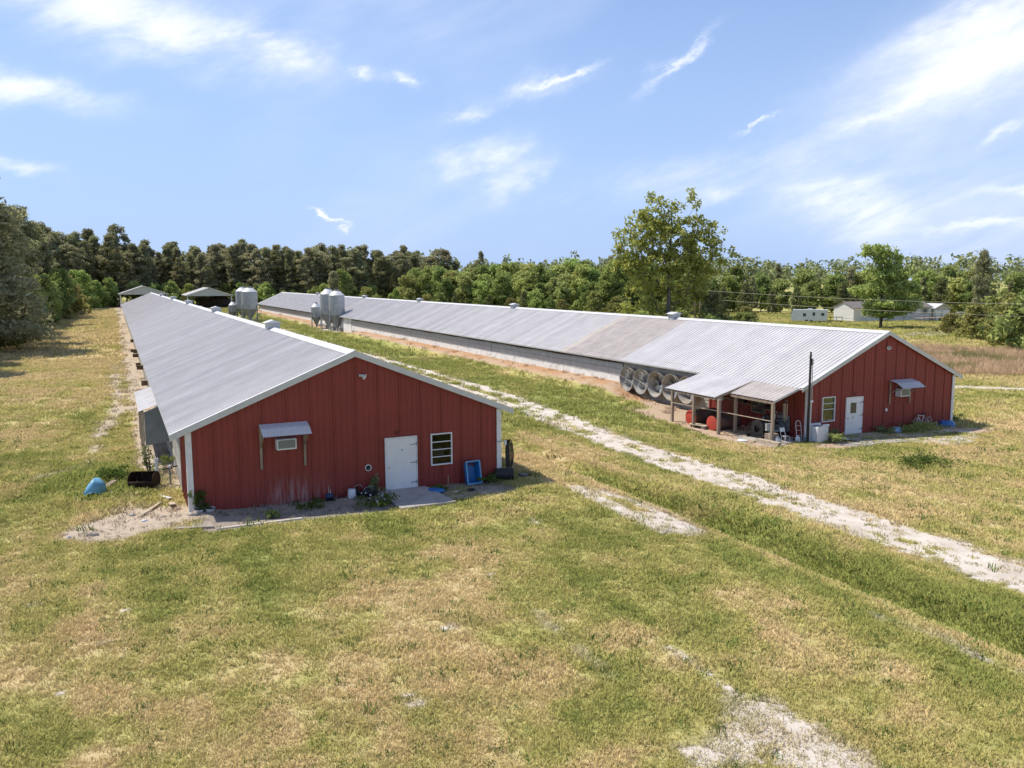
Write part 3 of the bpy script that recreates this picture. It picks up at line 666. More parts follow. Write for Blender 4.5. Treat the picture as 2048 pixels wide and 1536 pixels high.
# ------------------------------------------------------------ near barn
def tone1(i, sg): return M_ROOF
H1, S1, ZR1 = poultry_house('poultry_house', 'long red gabled poultry barn with grey roof nearest the viewer on the left', 0, 0, 0, 183, 6.1, 3.165, 5.63, 110, tone1, hole=(3.08, 3.9, .93, 2.13))
for y in (17.8, 46.5, 75.2, 103.2, 135): ridge_vent(H1, 0, ZR1, y)
door(H1, 1.17, 2.39, .0, 2.12, -.03, True, mark=[(1.80,1.825,1.60,1.69),(1.78,1.80,1.665,1.68)])
wb = window(H1, 3.08, 3.9, .93, 2.13, -.02, (1.22, 1.52, 1.83))
MB().box(3.3, 3.72, .28, .6, 1.2, 1.5).build('cardboard_box', mat('cardboard', (.42,.33,.25), .9, 0, .08, 5), wb)
MB().box(3.1, 3.85, .2, .7, .9, 1.17).build('storage_box', mat('rusty_box', (.22,.08,.05), .9, 0, .3, 9), wb)
wall_light(H1, .22, -.03, 4.70)
awning(H1, -3.62, -1.86, -.028, 3.08, 2.70, .62, (1.42,), M_ROOF2)
v = MB().lathe([(.10,0),(.125,.0),(.13,.06),(.105,.065),(.10,.02),(0,.02)], 18, (.43, -.03, 1.07), (0,-1,0)).build('vent_pipe', M_WPLA, H1, smooth=True)
MB().lathe([(0,.024),(.098,.024)], 18, (.43,-.03,1.07), (0,-1,0)).build('vent_opening', M_BLACK, v)
# left wall: red end sheets, then boards and curtain under the eave, fan hood part way along
zL = lambda t: 2.98
wall_sheets(H1, lambda t, d, z: (-6.1-d, t, z), .05, 3.4, lambda t: -.3, zL, M_RED)
MB().box(-6.13, -6.0, 3.4, 3.52, -.3, 2.95).build('wall_post', M_SID, H1)
MB().box(-6.08, -6.0, 3.52, 183, .75, 2.1).build('curtain', M_SID, H1); MB().box(-6.10, -6.0, 3.52, 183, -.3, .75).build('lower_wall', M_SID, H1)
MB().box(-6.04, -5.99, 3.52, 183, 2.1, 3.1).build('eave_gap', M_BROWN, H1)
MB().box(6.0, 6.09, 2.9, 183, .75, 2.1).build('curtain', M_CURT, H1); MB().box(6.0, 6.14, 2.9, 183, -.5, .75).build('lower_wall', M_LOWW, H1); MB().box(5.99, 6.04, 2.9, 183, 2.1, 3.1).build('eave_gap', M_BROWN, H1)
wall_sheets(H1, lambda t, d, z: (6.1+d, t, z), .05, 2.9, lambda t: -.5, zL, M_RED)
hood = MB().add([(-7.18,10,.80),(-6.12,10,.95),(-6.12,10,2.78),(-7.18,10,2.36),(-7.18,10.03,.80),(-6.12,10.03,.95),(-6.12,10.03,2.78),(-7.18,10.03,2.36)], [(0,1,2,3),(7,6,5,4),(0,4,5,1),(2,6,7,3),(3,7,4,0)]).build('fan_hood', M_GALVD, H1)
MB().box(-7.21, -7.19, 10.0, 16.8, 1.0, 2.33).build('side_sheet', M_WOOD, hood)
for y in (10.02, 12.2, 14.4, 16.7): MB().box(-7.29, -7.215, y, y+.09, hz1(-7.2, y)-.1, 2.38).build('post', M_WOODL, hood)
for i in range(6):
    y = 10.0+i*1.15; o_ = .03*(i % 2)
    B = MB(); pr = [(y-.04+q, hh) for q, hh in rib_profile(1.2, 2, .05, .1)]
    for x, z in ((-6.1, 2.86+o_), (-7.42, 2.42+o_)):
        for yy, hh in pr: B.v.append((x, yy, z+hh))
    n_ = len(pr)
    for j in range(n_-1): B.f.append((j, n_+j, n_+j+1, j+1))
    B.build('hood_sheet', M_ROOF2, hood)
for i in range(9):   # small inlet boxes on the left wall that show under the eave
    y = 24+i*7.3+2.1*math.sin(i*5.1)
    MB().box(-6.62+.1*math.sin(i*3.3), -6.15, y, y+.3+.2*math.sin(i*7), .5+.3*math.cos(i*4), .85+.3*math.cos(i*4)).build('inlet_box', M_BROWN, H1)

# ------------------------------------------------------------ far barn
X2, Y2, Z2 = 31.95, 2.7, -.58
def tone2(i, sg):
    y = Y2-.16+i*.914
    if sg < 0 and 20.4 < y < 28.6: return M_ROOFT
    if sg < 0 and 28.6 <= y < 29.6: return M_ROOFY
    return M_ROOF2 if y < 21 else M_ROOF
H2, S2, ZR2 = poultry_house('poultry_house', 'long red gabled poultry barn on the right with exhaust fans and porch', X2, Y2, Z2, 190, 5.954, 3.165, 5.8345, 130, tone2, foot=-.3, hole=(27.13, 28.0, .40, 1.70))
for y in (22.9, 52.1, 83.6, 112.8, 150): ridge_vent(H2, X2, ZR2, y)
door(H2, 28.93, 30.15, Z2+.02, 1.57, Y2-.03, True, pane=(29.22, 29.66, .70, 1.30), mark=[(29.4,29.47,.50,.52),(29.45,29.47,.44,.5),(29.4,29.47,.44,.455),(29.4,29.415,.40,.44),(29.4,29.47,.39,.402)])
window(H2, 27.13, 28.0, .40, 1.70, Y2-.02, (1.05, 1.38))
wall_light(H2, 32.05, Y2-.03, 4.37, -1.2)
awning(H2, 32.3, 34.15, Y2-.028, 2.42, 2.02, .95, (1.0,), M_ROOF2, False)
MB().lathe([(0,.05),(.09,.05),(.1,.0)], 14, (32.14, Y2-.03, .69), (0,-1,0)).build('vent_pipe', M_WPLA, H2)
xw = X2-5.954
P2 = lambda t, d, z: (xw-d, t, z)
wall_sheets(H2, P2, Y2+.05, 10.85, lambda t: -.95, lambda t: 2.3, M_RED, hole=(5.95, 7.05, .45, 1.25))
MB().box(xw-.03, xw+.02, 5.9, 7.1, 1.25, 1.30).box(xw-.03, xw+.02, 5.9, 7.1, .40, .45).box(xw-.03, xw+.02, 5.9, 5.95, .45, 1.25).box(xw-.03, xw+.02, 7.05, 7.1, .45, 1.25).build('side_window', M_WOOD, H2)
MB().box(xw+.03, xw+.05, 5.9, 7.1, .4, 1.3).build('side_window_pane', mat('dim_pane', (.12,.13,.12), .2, 0, .3, 3, spec=.6), H2)
MB().box(xw-.06, xw+.03, 10.85, 11.0, -.95, 2.3).build('wall_post', M_RED, H2)
zz = -.95; k = 0
while zz < 2.15:
    MB().add([(xw-.055,11.0,zz),(xw-.055,20.9,zz),(xw-.02,20.9,zz+.215),(xw-.02,11.0,zz+.215),(xw+.01,11.0,zz),(xw+.01,20.9,zz),(xw+.01,20.9,zz+.215),(xw+.01,11.0,zz+.215)], [(3,2,1,0),(4,5,6,7),(0,1,5,4),(2,3,7,6),(0,4,7,3),(1,2,6,5)]).build('siding_board', M_SID, H2)
    zz += .218
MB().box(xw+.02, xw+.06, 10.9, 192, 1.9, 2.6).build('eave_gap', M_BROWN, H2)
y = 21.0
for i in range(76):
    MB().box(xw-.5, xw+.02, y+i*2.2, y+i*2.2+.05, 2.22, 2.36).build('rafter_tail', M_BROWN, H2)
ends = [20.95, 45, 70, 99.5, 104.5, 130, 160, 192]
for a, b in zip(ends, ends[1:]):
    if abs(a-99.5) < .1:
        MB().box(xw-.10, xw+.05, a, b, -.3, 2.28).build('control_room_wall', M_LOWW, H2); continue
    B = MB(); n_ = int((b-a)/.8); rs_ = np.random.RandomState(int(a)); zs_ = [(1.10, -.035), (1.4, -.048), (1.7, -.048), (1.98, -.035), (2.03, .0)]
    bul = .02*rs_.randn(n_+1)
    for i in range(n_+1):
        for z, d in zs_: B.v.append((xw+d*(1+8*bul[i])-.02, a+.02+(b-a-.04)*i/n_, z+.03*math.sin(i*.7+a)*(z > 1.9)))
    for i in range(n_):
        for j in range(4): B.f.append((i*5+j, (i+1)*5+j, (i+1)*5+j+1, i*5+j+1)[::-1])
    c_ = B.build('curtain', M_CURT, H2, smooth=True)
    for z in (1.62,): MB().tube([(xw-.10, a+.1, z), (xw-.10, (a+b)/2, z-.015), (xw-.10, b-.1, z)], .009, 5).build('cable', M_IRON, c_)
    n_ = round((b-a)/2.44); q = (b-a)/n_
    for i in range(n_): MB().box(xw-.035-.006*(i % 2), xw+.04, a+i*q+.006, a+(i+1)*q-.006, .42, 1.10).build('lower_wall_panel', M_LOWW, H2)
    MB().box(xw-.09, xw+.04, a, b, -.2, .42).build('footing_board', M_CONC, H2)
wall_sheets(H2, lambda t, d, z: (X2+5.954+d, t, z), Y2+.05, 12, lambda t: -.95, lambda t: 2.3, M_RED)
MB().box(X2+5.9, X2+5.96, 12, 192, -.9, 2.3).build('far_side_wall', M_CURT, H2)
def exhaust_fan(h, y, z, r, guarded):
    x0 = xw-.02
    f = MB().lathe([(r*.80,0),(r*.82,.12),(r*.93,.48),(r*1.0,.66),(r*1.05,.67),(r*1.04,.64),(r*.96,.46),(r*.85,.1),(r*.83,0)], 28, (x0, y, z), (-1,0,0)).build('exhaust_fan', M_STEEL, h, smooth=True)
    MB().box(x0-.06, x0-.01, y-r*.86, y+r*.86, z-r*.86, z+r*.86).build('shutter', mat('shutter_steel', (.33,.26,.20), .7, .2, .2, 4, stretch=(1,1,8)), f)
    B = MB().lathe([(0,.16),(.1,.16),(.1,.26),(0,.27)], 14, (x0, y, z), (-1,0,0)); B.build('hub', M_IRON, f)
    for k in range(6):
        a = k*math.pi/3+.3; c, s_ = math.cos(a), math.sin(a); B = MB()
        for (rr, w_) in ((.1, .07), (r*.74, .17)):
            for sg in (-1, 1): B.v.append((x0-.2-sg*.05, y+c*rr-s_*w_*sg, z+s_*rr+c*w_*sg))
        B.f.append((0,1,3,2)); B.build('fan_blade', M_GALV, f)
    if guarded:
        B = MB()
        for k in range(6):
            a = k*math.pi/3+.25; B.tube([(x0-.68, y, z), (x0-.66, y+math.cos(a)*r, z+math.sin(a)*r)], .014, 5)
        for q in (.2, .36, .52, .68, .84):
            B.tube([(x0-.675, y+math.cos(t*math.pi/14)*r*q, z+math.sin(t*math.pi/14)*r*q) for t in range(29)], .006, 4, False)
        B.build('guard', M_GALV, f)
for i, y in enumerate((19.6, 17.82, 16.05, 14.33, 12.6)): exhaust_fan(H2, y, 1.08, .86, i < 2)

# ------------------------------------------------------------ concrete slabs
def slab(name, poly, z, label, m_=None, th=.12):
    n = len(poly); o = MB().prism([(x, y) for x, y in poly], th, z-th).build(name, m_ or M_CONC, None, bevel=.012)
    return tag(o, label, 'slab')
slab('concrete_slab', [(.75,-.09),(2.75,-.09),(3.0,-2.80),(.86,-2.86)], .10, 'grey concrete doorstep slab in front of the near barn door')
slab('concrete_slab', [(-6.85,-1.75),(-6.2,-.75),(-5.62,-1.1),(-5.5,-2.12)], .09, 'broken concrete slab at the left corner of the near barn', mat('dirty_concrete', (.38,.33,.28), .9, 0, .15, 1.5, bump=.3, dirt=((.25,.2,.16), 2, .5, .7)))
slab('concrete_kerb', [(-5.45,-2.32),(-2.6,-2.32),(-2.6,-2.2),(-5.45,-2.16)], .05, 'thin pale concrete edging half buried in the grass before the near barn', M_CONCW)
slab('concrete_slab', [(28.0,2.6),(31.3,2.6),(30.6,-.3),(28.2,.1)], Z2+.06, 'grey concrete doorstep slab in front of the right barn door')
slab('concrete_slab', [(31.2,1.6),(35.6,1.4),(36.3,.2),(35.2,-1.2),(33.6,-1.95),(30.9,-1.6),(30.75,-.5)], Z2+.035, 'worn pale concrete pad right of the right barn doorstep', M_CONCW)
slab('concrete_slab', [(22.95,5.2),(25.9,5.2),(25.9,2.75),(23.2,2.0)], Z2+.03, 'grey concrete floor slab under the porch')
slab('concrete_slab', [(26.6,1.2),(28.0,.9),(28.2,-.1),(27.0,.1)], Z2+.03, 'small flat concrete pad in the grass below the white chest', M_CONC)
slab('concrete_slab', [(22.6,104.2),(28.6,104.8),(28.6,116),(22,122.5),(21,118)], hz1(24,108)+.1, 'pale concrete pad under the feed silos', M_CONCW)

# ------------------------------------------------------------ porch on the right barn
PR = thing('lean_to_porch', (23.5, 6.5, Z2), 'open porch with ribbed metal roof on wooden posts against right barn', 'porch')
def lean_sheets(y0, y1, xi, zi, xo, zo, n, m_, m_last=None):
    w = (y1-y0)/n
    for i in range(n):
        pr = rib_profile(w-.01, 2 if w < .7 else 3, .022); B = MB()
        for x, z in ((xi, zi), (xo, zo)):
            for yy, hh in pr: B.v.append((x, y0+i*w+yy, z+hh))
        k = len(pr)
        for j in range(k-1): B.f.append((j, j+1, k+j+1, k+j))
        B.build('roof_panel', m_, PR)
lean_sheets(6.45, 11.25, 25.5, 2.37, 22.62, 1.56, 6, M_ROOF2)
lean_sheets(2.85, 6.43, 25.5, 2.35, 23.72, 1.74, 4, M_ROOFT)
MB().bar((25.52, 2.83, 2.30), (23.72, 2.83, 1.69), .03, .12).build('rake_board', M_FASC, PR)
MB().bar((23.78, 2.85, 1.62), (23.78, 6.45, 1.62), .05, .15).build('beam', M_WOOD, PR)
MB().bar((22.7, 6.45, 1.47), (22.7, 11.2, 1.47), .05, .13).build('beam', M_WOOD, PR)
MB().bar((25.5, 6.44, 2.28), (22.65, 6.44, 1.48), .05, .12).build('rafter', M_WOOD, PR)
for y in (3.6, 4.9, 7.8, 9.3, 11.1): MB().bar((25.9, y, 2.36), (23.8 if y < 6.4 else 22.75, y, 1.70 if y < 6.4 else 1.5), .045, .1).build('rafter', M_WOOD, PR)
for x, y, zt in ((22.68,10.45,1.48),(22.72,8.4,1.46),(22.7,6.1,1.46),(24.0,6.2,1.75),(23.78,2.95,1.62)):
    MB().box(x-.075, x+.075, y-.075, y+.075, hz1(x, y)-.2, zt).build('post', M_WOOD, PR)
MB().bar((22.6,10.4,.75), (23.7,3.0,.62), .04, .04).build('rail', M_WOODL, PR)

def tank(name, c, r, L, label):
    t = thing(name, (c[0], c[1], c[2]-r), label, 'fuel tank', 'red ended fuel tanks under the porch')
    MB().lathe([(r,0),(r,L)], 26, c, (1,.06,0)).build('barrel', mat('tank_side', (.16,.10,.08), .8, .1, .3, 2, dirt=((.30,.07,.05), 1.5, .52, .7)), t, smooth=True)
    for d, nm in ((0, 'end_cap'), (L, 'end_cap')):
        sg = -1 if d == 0 else 1
        MB().lathe([(0,d+sg*.05),(r*.6,d+sg*.045),(r*.95,d+sg*.01),(r*1.015,d),(r*1.015,d-sg*.05)], 26, c, (1,.06,0)).build(nm, M_REDP, t, smooth=True)
    for d in (.3, L-.3): MB().box(c[0]+d-.06, c[0]+d+.06, c[1]-r*.7, c[1]+r*.7, c[2]-r-.15, c[2]-r*.72).build('cradle', M_WOOD, t)
    MB().tube([(c[0]+L*.4, c[1]+.02*L, c[2]+r-.02), (c[0]+L*.4, c[1]+.02*L, c[2]+r+.12)], .05, 10).build('filler_cap', M_IRON, t, smooth=True)
    return t
tank('fuel_tank', (23.0, 9.05, -.03), .46, 1.9, 'red ended cylindrical fuel tank farther from the porch front')
tank('fuel_tank', (23.15, 7.25, -.12), .44, 2.0, 'red ended cylindrical fuel tank nearer the porch front beside middle post')
t = thing('plank_bench', (23.0, 8.2, Z2), 'short grey plank laid across blocks between the two red ended tanks', 'bench')
MB().obox((22.95,8.15,-.32), (.5,1.2,.05), (0,0,.25)).build('plank', M_WOODL, t); MB().box(22.7,23.1,8.4,8.65,-.62,-.35).build('block', M_IRON, t); MB().box(22.85,23.2,7.65,7.85,-.62,-.35).build('block', M_CONC, t)

# diesel generator
g = thing('generator', (24.9, 4.3, Z2), 'dark diesel generator set with exhaust pipe standing on the porch slab', 'generator')
zb = Z2+.03
MB().box(23.75,26.0-.15,3.75,3.87,zb,zb+.18).box(23.75,25.85,4.85,4.97,zb,zb+.18).box(23.9,24.0,3.87,4.85,zb+.03,zb+.15).box(25.5,25.6,3.87,4.85,zb+.03,zb+.15).build('skid_frame', M_IRON, g)
B = MB().box(24.25,25.25,4.05,4.7,zb+.3,zb+.85).box(24.35,25.15,4.15,4.6,zb+.85,zb+1.05); B.build('engine_block', M_IRON, g, bevel=.03)
MB().box(24.3,25.2,3.95,4.04,zb+.5,zb+.72).build('manifold', mat('engine_grey', (.20,.20,.20), .5, .5, .2, 9), g, bevel=.02)
for k in range(4): MB().lathe([(.055,0),(.06,.1),(.03,.13),(0,.13)], 10, (24.42+k*.22, 4.37, zb+1.05)).build('rocker_cover', M_GALVD, g, smooth=True)
MB().lathe([(.2,0),(.48,0),(.5,.04),(.5,.1),(.45,.12),(.2,.12)], 30, (24.1,4.37,zb+.5), (-1,0,0)).build('flywheel', M_IRON, g, smooth=True)
MB().lathe([(0,0),(.3,0),(.31,.02),(.31,.5),(.25,.54),(0,.54)], 20, (25.27,4.37,zb+.5), (1,0,0)).build('alternator', M_GALVD, g, smooth=True)
MB().box(25.85,26.0-.03,3.9,4.85,zb+.25,zb+1.15).build('radiator', M_GALVD, g, bevel=.02)
MB().lathe([(.1,0),(.12,.02),(.12,.32),(.08,.36),(.05,.36)], 16, (24.9,4.1,zb+1.0)).build('muffler', M_WPLA, g, smooth=True)
MB().tube([(24.9,4.1,zb+1.35),(24.9,4.1,zb+1.55),(24.83,4.1,zb+1.66),(24.6,4.15,zb+1.7),(23.9,4.6,zb+1.66)], .05, 10).build('exhaust_pipe', M_RUST, g, smooth=True)
MB().tube([(24.93,4.1,zb+1.2),(25.3,4.1,zb+1.0),(25.8,4.2,zb+1.0)], .04, 8).build('intake_hose', M_BLACK, g, smooth=True)
for k_, (p_, q_, r_) in enumerate((((24.3,4.02,zb+.9),(24.0,3.9,zb+.3),(23.9,3.9,zb+.1)),((25.2,4.0,zb+.8),(25.5,3.7,zb+.3),(25.7,3.85,zb+.1)),((24.6,3.95,zb+.7),(24.7,3.7,zb+.2),(24.3,3.6,zb+.05)),((25.0,4.75,zb+.9),(25.4,5.0,zb+.5),(25.8,4.9,zb+.2)),((24.4,4.75,zb+1.0),(24.1,5.2,zb+.6),(24.2,5.4,zb+.05)))): MB().tube([p_, q_, r_], .028, 6).build('hose', M_BLACK, g, smooth=True)
MB().lathe([(0,0),(.16,0),(.17,.03),(.17,.2),(.12,.24),(0,.24)], 16, (24.62,4.3,zb+1.05)).build('air_filter', M_IRON, g, smooth=True); MB().box(24.4,25.1,3.86,3.94,zb+.32,zb+.46).build('fuel_rail', M_GALV, g, bevel=.01)
MB().bar((25.78,9.4,1.0),(25.78,4.4,.72),.22,.05).build('wall_shelf', M_WOOD, PR); MB().box(25.6,25.88,7.4,7.9,.93,1.2).build('shelf_box', M_IRON, PR); MB().box(25.62,25.88,5.3,5.6,.8,1.05).build('shelf_box', M_RUST, PR)
MB().box(23.75,24.35,3.05,3.5,zb,zb+.42).build('battery_box', M_WOOD, g, bevel=.015)
MB().box(24.0,24.3,3.6,3.74,zb+.5,zb+.9).build('control_panel', M_GALV, g, bevel=.01)

def single(B, name, m_, label, cat, smooth=False, bevel=0, group=None):
    c = B.v[0]; xs_ = [v[0] for v in B.v]; ys_ = [v[1] for v in B.v]; zs_ = [v[2] for v in B.v]
    off = ((min(xs_)+max(xs_))/2, (min(ys_)+max(ys_))/2, min(zs_))
    o = link(name, B.mesh(name, m_, smooth, off), None, off)
    if bevel: md = o.modifiers.new('bevel', 'BEVEL'); md.width = bevel; md.segments = 2; md.limit_method = 'ANGLE'
    return tag(o, label, cat, group)
single(MB().obox((23.1,3.95,Z2+.05),(.16,1.0,.09),(0,0,-.2)), 'lumber', M_WOODL, 'pale timber offcut lying on the porch slab edge', 'lumber')
single(MB().obox((23.35,2.75,Z2+.11),(.3,1.5,.2),(0,0,.12)), 'timber_sleeper', M_WOODL, 'squared tan timber lying along the porch edge by the front post', 'timber')
t = thing('paint_tray', (22.9,4.3,Z2), 'white plastic tub lid lying on the ground before the porch', 'lid')
MB().lathe([(0,.04),(.25,.04),(.29,.02),(.3,0)], 20, (22.75,4.1,Z2+.03)).build('lid', M_WPLA, t, smooth=True)
single(MB().tube([(21.4+.75*math.cos(a)*(1+.06*a), 7.2+.95*math.sin(a), hz1(21.4+.75*math.cos(a), 7.2+.95*math.sin(a))+.03) for a in np.linspace(-.5, 4.4, 26)], .022, 6), 'hose', M_BLACK, 'black rubber hose curled on the sandy ground before the porch', 'hose', True)
# wind chime hanging from the porch
t = thing('wind_chime', (25.3, 3.6, 1.0), 'wooden wind chime hanging under the porch roof edge', 'wind chime')
MB().tube([(25.3,3.6,2.2),(25.3,3.6,1.62)], .006, 4).build('cord', M_IRON, t); MB().lathe([(0,.1),(.09,.06),(.15,0),(0,0)], 14, (25.3,3.6,1.52)).build('top', M_WOOD, t, smooth=True)
for k, (a, l) in enumerate(((0,.95),(1.3,.8),(2.5,.88),(3.8,1.0),(5,.75))):
    MB().tube([(25.3+.11*math.cos(a),3.6+.11*math.sin(a),1.4),(25.3+.11*math.cos(a),3.6+.11*math.sin(a),1.4-l)], .022, 8).build('tube', M_WOODL, t, smooth=True)
# hand truck
t = thing('hand_truck', (25.5, 2.75, Z2), 'white metal hand truck leaning by the porch beside the corner trim', 'hand truck')
for s_ in (-.18, .18): MB().tube([(25.45+s_,2.62,Z2+.06),(25.45+s_,2.75,Z2+.9),(25.45+s_*.8,2.78,Z2+1.08),(25.45,2.79,Z2+1.14)], .016, 8).build('side_rail', M_WPLA, t, smooth=True)
for z in (.3, .6, .85): MB().tube([(25.27,2.62+.16*z,Z2+z),(25.63,2.62+.16*z,Z2+z)], .012, 6).build('crossbar', M_WPLA, t)
MB().box(25.25,25.65,2.42,2.62,Z2+.03,Z2+.045).build('toe_plate', M_GALV, t)
for x in (25.2, 25.7): MB().lathe([(.03,-.03),(.1,-.03),(.12,-.01),(.12,.01),(.1,.03),(.03,.03)], 18, (x,2.72,Z2+.12), (1,0,0)).build('wheel', M_BLACK, t, smooth=True)
def jug(x, y, z, label):
    t = thing('plastic_jug', (x, y, z), label, 'jug')
    MB().box(x-.13,x+.13,y-.09,y+.09,z,z+.26).build('body', M_WPLA, t, bevel=.04); MB().lathe([(.09,0),(.04,.07),(.04,.11),(0,.11)], 12, (x-.04,y,z+.25)).build('neck', M_WPLA, t, smooth=True)
    MB().tube([(x+.02,y,z+.33),(x+.08,y,z+.35),(x+.1,y,z+.24)], .018, 6).build('handle', M_WPLA, t, smooth=True)
jug(25.15, 2.45, Z2+.03, 'white plastic jug on the porch floor before the hand truck')
jug(24.0, 2.75, Z2+.03, 'white plastic jug on the porch floor behind the front post')
t = thing('metal_chair', (24.25, 2.45, Z2), 'pale metal chair frame standing beside the front porch post', 'chair')
for x in (24.08, 24.4):
    MB().tube([(x,2.25,Z2+.02),(x,2.3,Z2+.42),(x,2.6,Z2+.44),(x,2.72,Z2+.85)], .014, 6).build('side_frame', M_WPLA, t, smooth=True); MB().tube([(x,2.62,Z2+.02),(x,2.55,Z2+.43)], .014, 6).build('leg', M_WPLA, t)
MB().box(24.08,24.4,2.28,2.6,Z2+.43,Z2+.45).build('seat', M_GALV, t); MB().obox((24.24,2.69,Z2+.74),(.32,.015,.22),(-.28,0,0)).build('backrest', M_WPLA, t)
# service mast
t = thing('service_mast', (25.68, 2.25, Z2), 'dark wooden service pole with conduit standing at the corner of the right barn', 'utility pole')
MB().lathe([(.075,0),(.07,2.5),(.055,5.0),(0,5.0)], 12, (25.66,2.25,Z2-.05)).build('pole', mat('dark_pole', (.045,.036,.03), .9, 0, .3, 5, stretch=(1,1,.2)), t, smooth=True)
MB().tube([(25.76,2.2,Z2+.1),(25.78,2.2,2.0-.3)], .03, 8).build('conduit', M_WPLA, t, smooth=True); MB().tube([(25.82,2.2,1.72),(25.74,2.2,3.75),(25.74,2.2,4.0)], .025, 8).build('riser', M_GALV, t, smooth=True)
MB().box(25.68,25.85,2.12,2.24,1.62,1.74).build('junction_box', M_WPLA, t, bevel=.015); MB().box(25.72,25.8,2.17,2.25,3.65,4.0).build('meter_head', M_GALVD, t, bevel=.01)
for z in (4.1, 4.22): MB().lathe([(.02,0),(.05,.03),(.03,.06),(.05,.09),(0,.1)], 10, (25.6,2.25,z), (-1,0,0)).build('insulator', M_WPLA, t, smooth=True)
# white chest (old washer) with clutter on top
t = thing('electrical_box', (25.9, 9.9, .6), 'pale electrical box on the red wall end behind the porch posts', 'electrical box')
MB().box(25.78,25.96,9.5,10.3,.75,1.5).build('cabinet', M_WPLA, t, bevel=.02); MB().tube([(25.86,9.7,.75),(25.86,9.7,-.5)], .03, 8).build('conduit', M_WPLA, t, smooth=True); MB().tube([(25.86,10.1,.75),(25.86,10.1,-.5)], .03, 8).build('conduit', M_GALVD, t, smooth=True)
t = thing('white_chest', (26.25, 2.0, Z2), 'old white washing machine standing outside against the right barn corner', 'washing machine')
MB().box(25.88,26.68,1.75,2.42,Z2,Z2+.88).build('cabinet', M_WPLA, t, bevel=.02); MB().box(25.9,26.66,2.28,2.4,Z2+.883,Z2+1.0).build('control_panel', M_WPLA, t, bevel=.015)
MB().lathe([(.27,.0),(.27,-.25),(0,-.25)], 20, (26.22,2.02,Z2+.884)).build('drum_opening', M_DARK, t, smooth=True); MB().lathe([(.0,.02),(.24,.02),(.26,0)], 18, (26.15,2.05,Z2+.89)).build('drum_top', mat('grey_grime', (.3,.3,.3), .7, 0, .5, 14), t, smooth=True)
MB().tube([(26.35,1.8,Z2+.94),(26.7,1.78,Z2+.93)], .07, 10).build('rolled_lid', M_WPLA, t, smooth=True)
single(MB().obox((27.5,1.95,Z2+.1),(1.3,.32,.06),(0,.03,-.55)), 'white_board', M_WPLA, 'white painted board lying on the ground before the right barn door', 'board')
# bicycle
def bicycle():
    t = thing('bicycle', (35.0, 2.42, hz1(35,2.4)), 'silver bicycle leaning on the right barn wall in the weeds', 'bicycle')
    z = hz1(35,2.4); y = 2.42; r = .33; m_ = mat('silver_frame', (.62,.62,.63), .35, .4, .05, 5); xa, xb = 34.5, 35.55; a = lambda x, h: (x, y+.06*h, z+h)
    for x in (xa, xb):
        w = MB().tube([a(x+r*math.cos(k*math.pi/14), r+r*math.sin(k*math.pi/14)) for k in range(29)], .022, 6, False).build('wheel', M_BLACK, t, smooth=True)
        MB().tube([a(x+(r-.03)*math.cos(k*math.pi/14), r+(r-.03)*math.sin(k*math.pi/14)) for k in range(29)], .012, 5, False).build('rim', m_, w)
        B = MB()
        for k in range(12): B.tube([a(x, r), a(x+(r-.04)*math.cos(k*math.pi/6), r+(r-.04)*math.sin(k*math.pi/6))], .003, 3)
        B.build('spokes', m_, w)
    bb, st, hd, hb = (34.98, .30), (35.12, .78), (34.62, .80), (34.66, .68)
    for p, q, rr in ((bb, st, .018), (hd, (35.09, .70), .02), (hb, bb, .024), (bb, (xb, r), .013), ((35.1,.70), (xb, r), .012)): MB().tube([a(*p), a(*q)], rr, 8).build('frame_tube', m_, t, smooth=True)
    f = MB().tube([a(hd[0]-.01, .86), a(*hb), a(xa, r)], .017, 8).build('fork', m_, t, smooth=True)
    MB().tube([(34.58,y-.28,z+.93),(34.60,y-.1,z+.90),(34.61,y+.05,z+.88),(34.60,y+.22,z+.90)], .013, 6).build('handlebar', M_IRON, t, smooth=True)
    MB().obox((35.16,y+.05,z+.86),(.26,.13,.06),(0,-.08,0)).build('saddle', M_BLACK, t, bevel=.025)
    MB().lathe([(0,0),(.09,0),(.09,.01),(0,.01)], 18, a(*bb), (0,1,0)).build('chainring', M_IRON, t)
bicycle()
def lump(name, c, s, m_, label, cat, seed=1, nn=14):
    rs_ = random.Random(seed); B = MB(); pr = []
    for i in range(7):
        t_ = i/6*math.pi; pr.append((max(.0, math.sin(t_)), -math.cos(t_)))
    B.lathe(pr, nn)
    B.v = [(c[0]+s[0]*x*(1+.22*rs_.uniform(-1,1)), c[1]+s[1]*y*(1+.22*rs_.uniform(-1,1)), c[2]+s[2]*(max(z,-.55)+.55)*(1+.12*rs_.uniform(-1,1))) for x, y, z in B.v]
    return single(B, name, m_, label, cat, True)
lump('feed_sack', (32.35,2.05,Z2), (.34,.25,.22), mat('pale_blue_sack', (.30,.42,.60), .8, 0, .2, 5), 'pale blue sack slumped in the weeds left of the bicycle', 'sack', 3)
def upturned_tub(x, y, z, label):
    t = thing('plastic_pool', (x, y, z), label, 'tub')
    B = MB().lathe([(.52,0),(.5,.05),(.40,.3),(.37,.33),(0,.33)], 8, (x,y,z)); B.build('shell', M_BLUE, t); MB().lathe([(.5,.0),(.56,0),(.56,.03),(.5,.04)], 8, (x,y,z)).build('rim', M_LBLUE, t)
upturned_tub(36.75, 2.1, hz1(36.7,2.1), 'upturned blue plastic tub by the right corner of the right barn')
t = thing('crate', (36.1,2.4,Z2), 'broken pale wooden frame leaning at the right barn wall near the corner', 'frame')
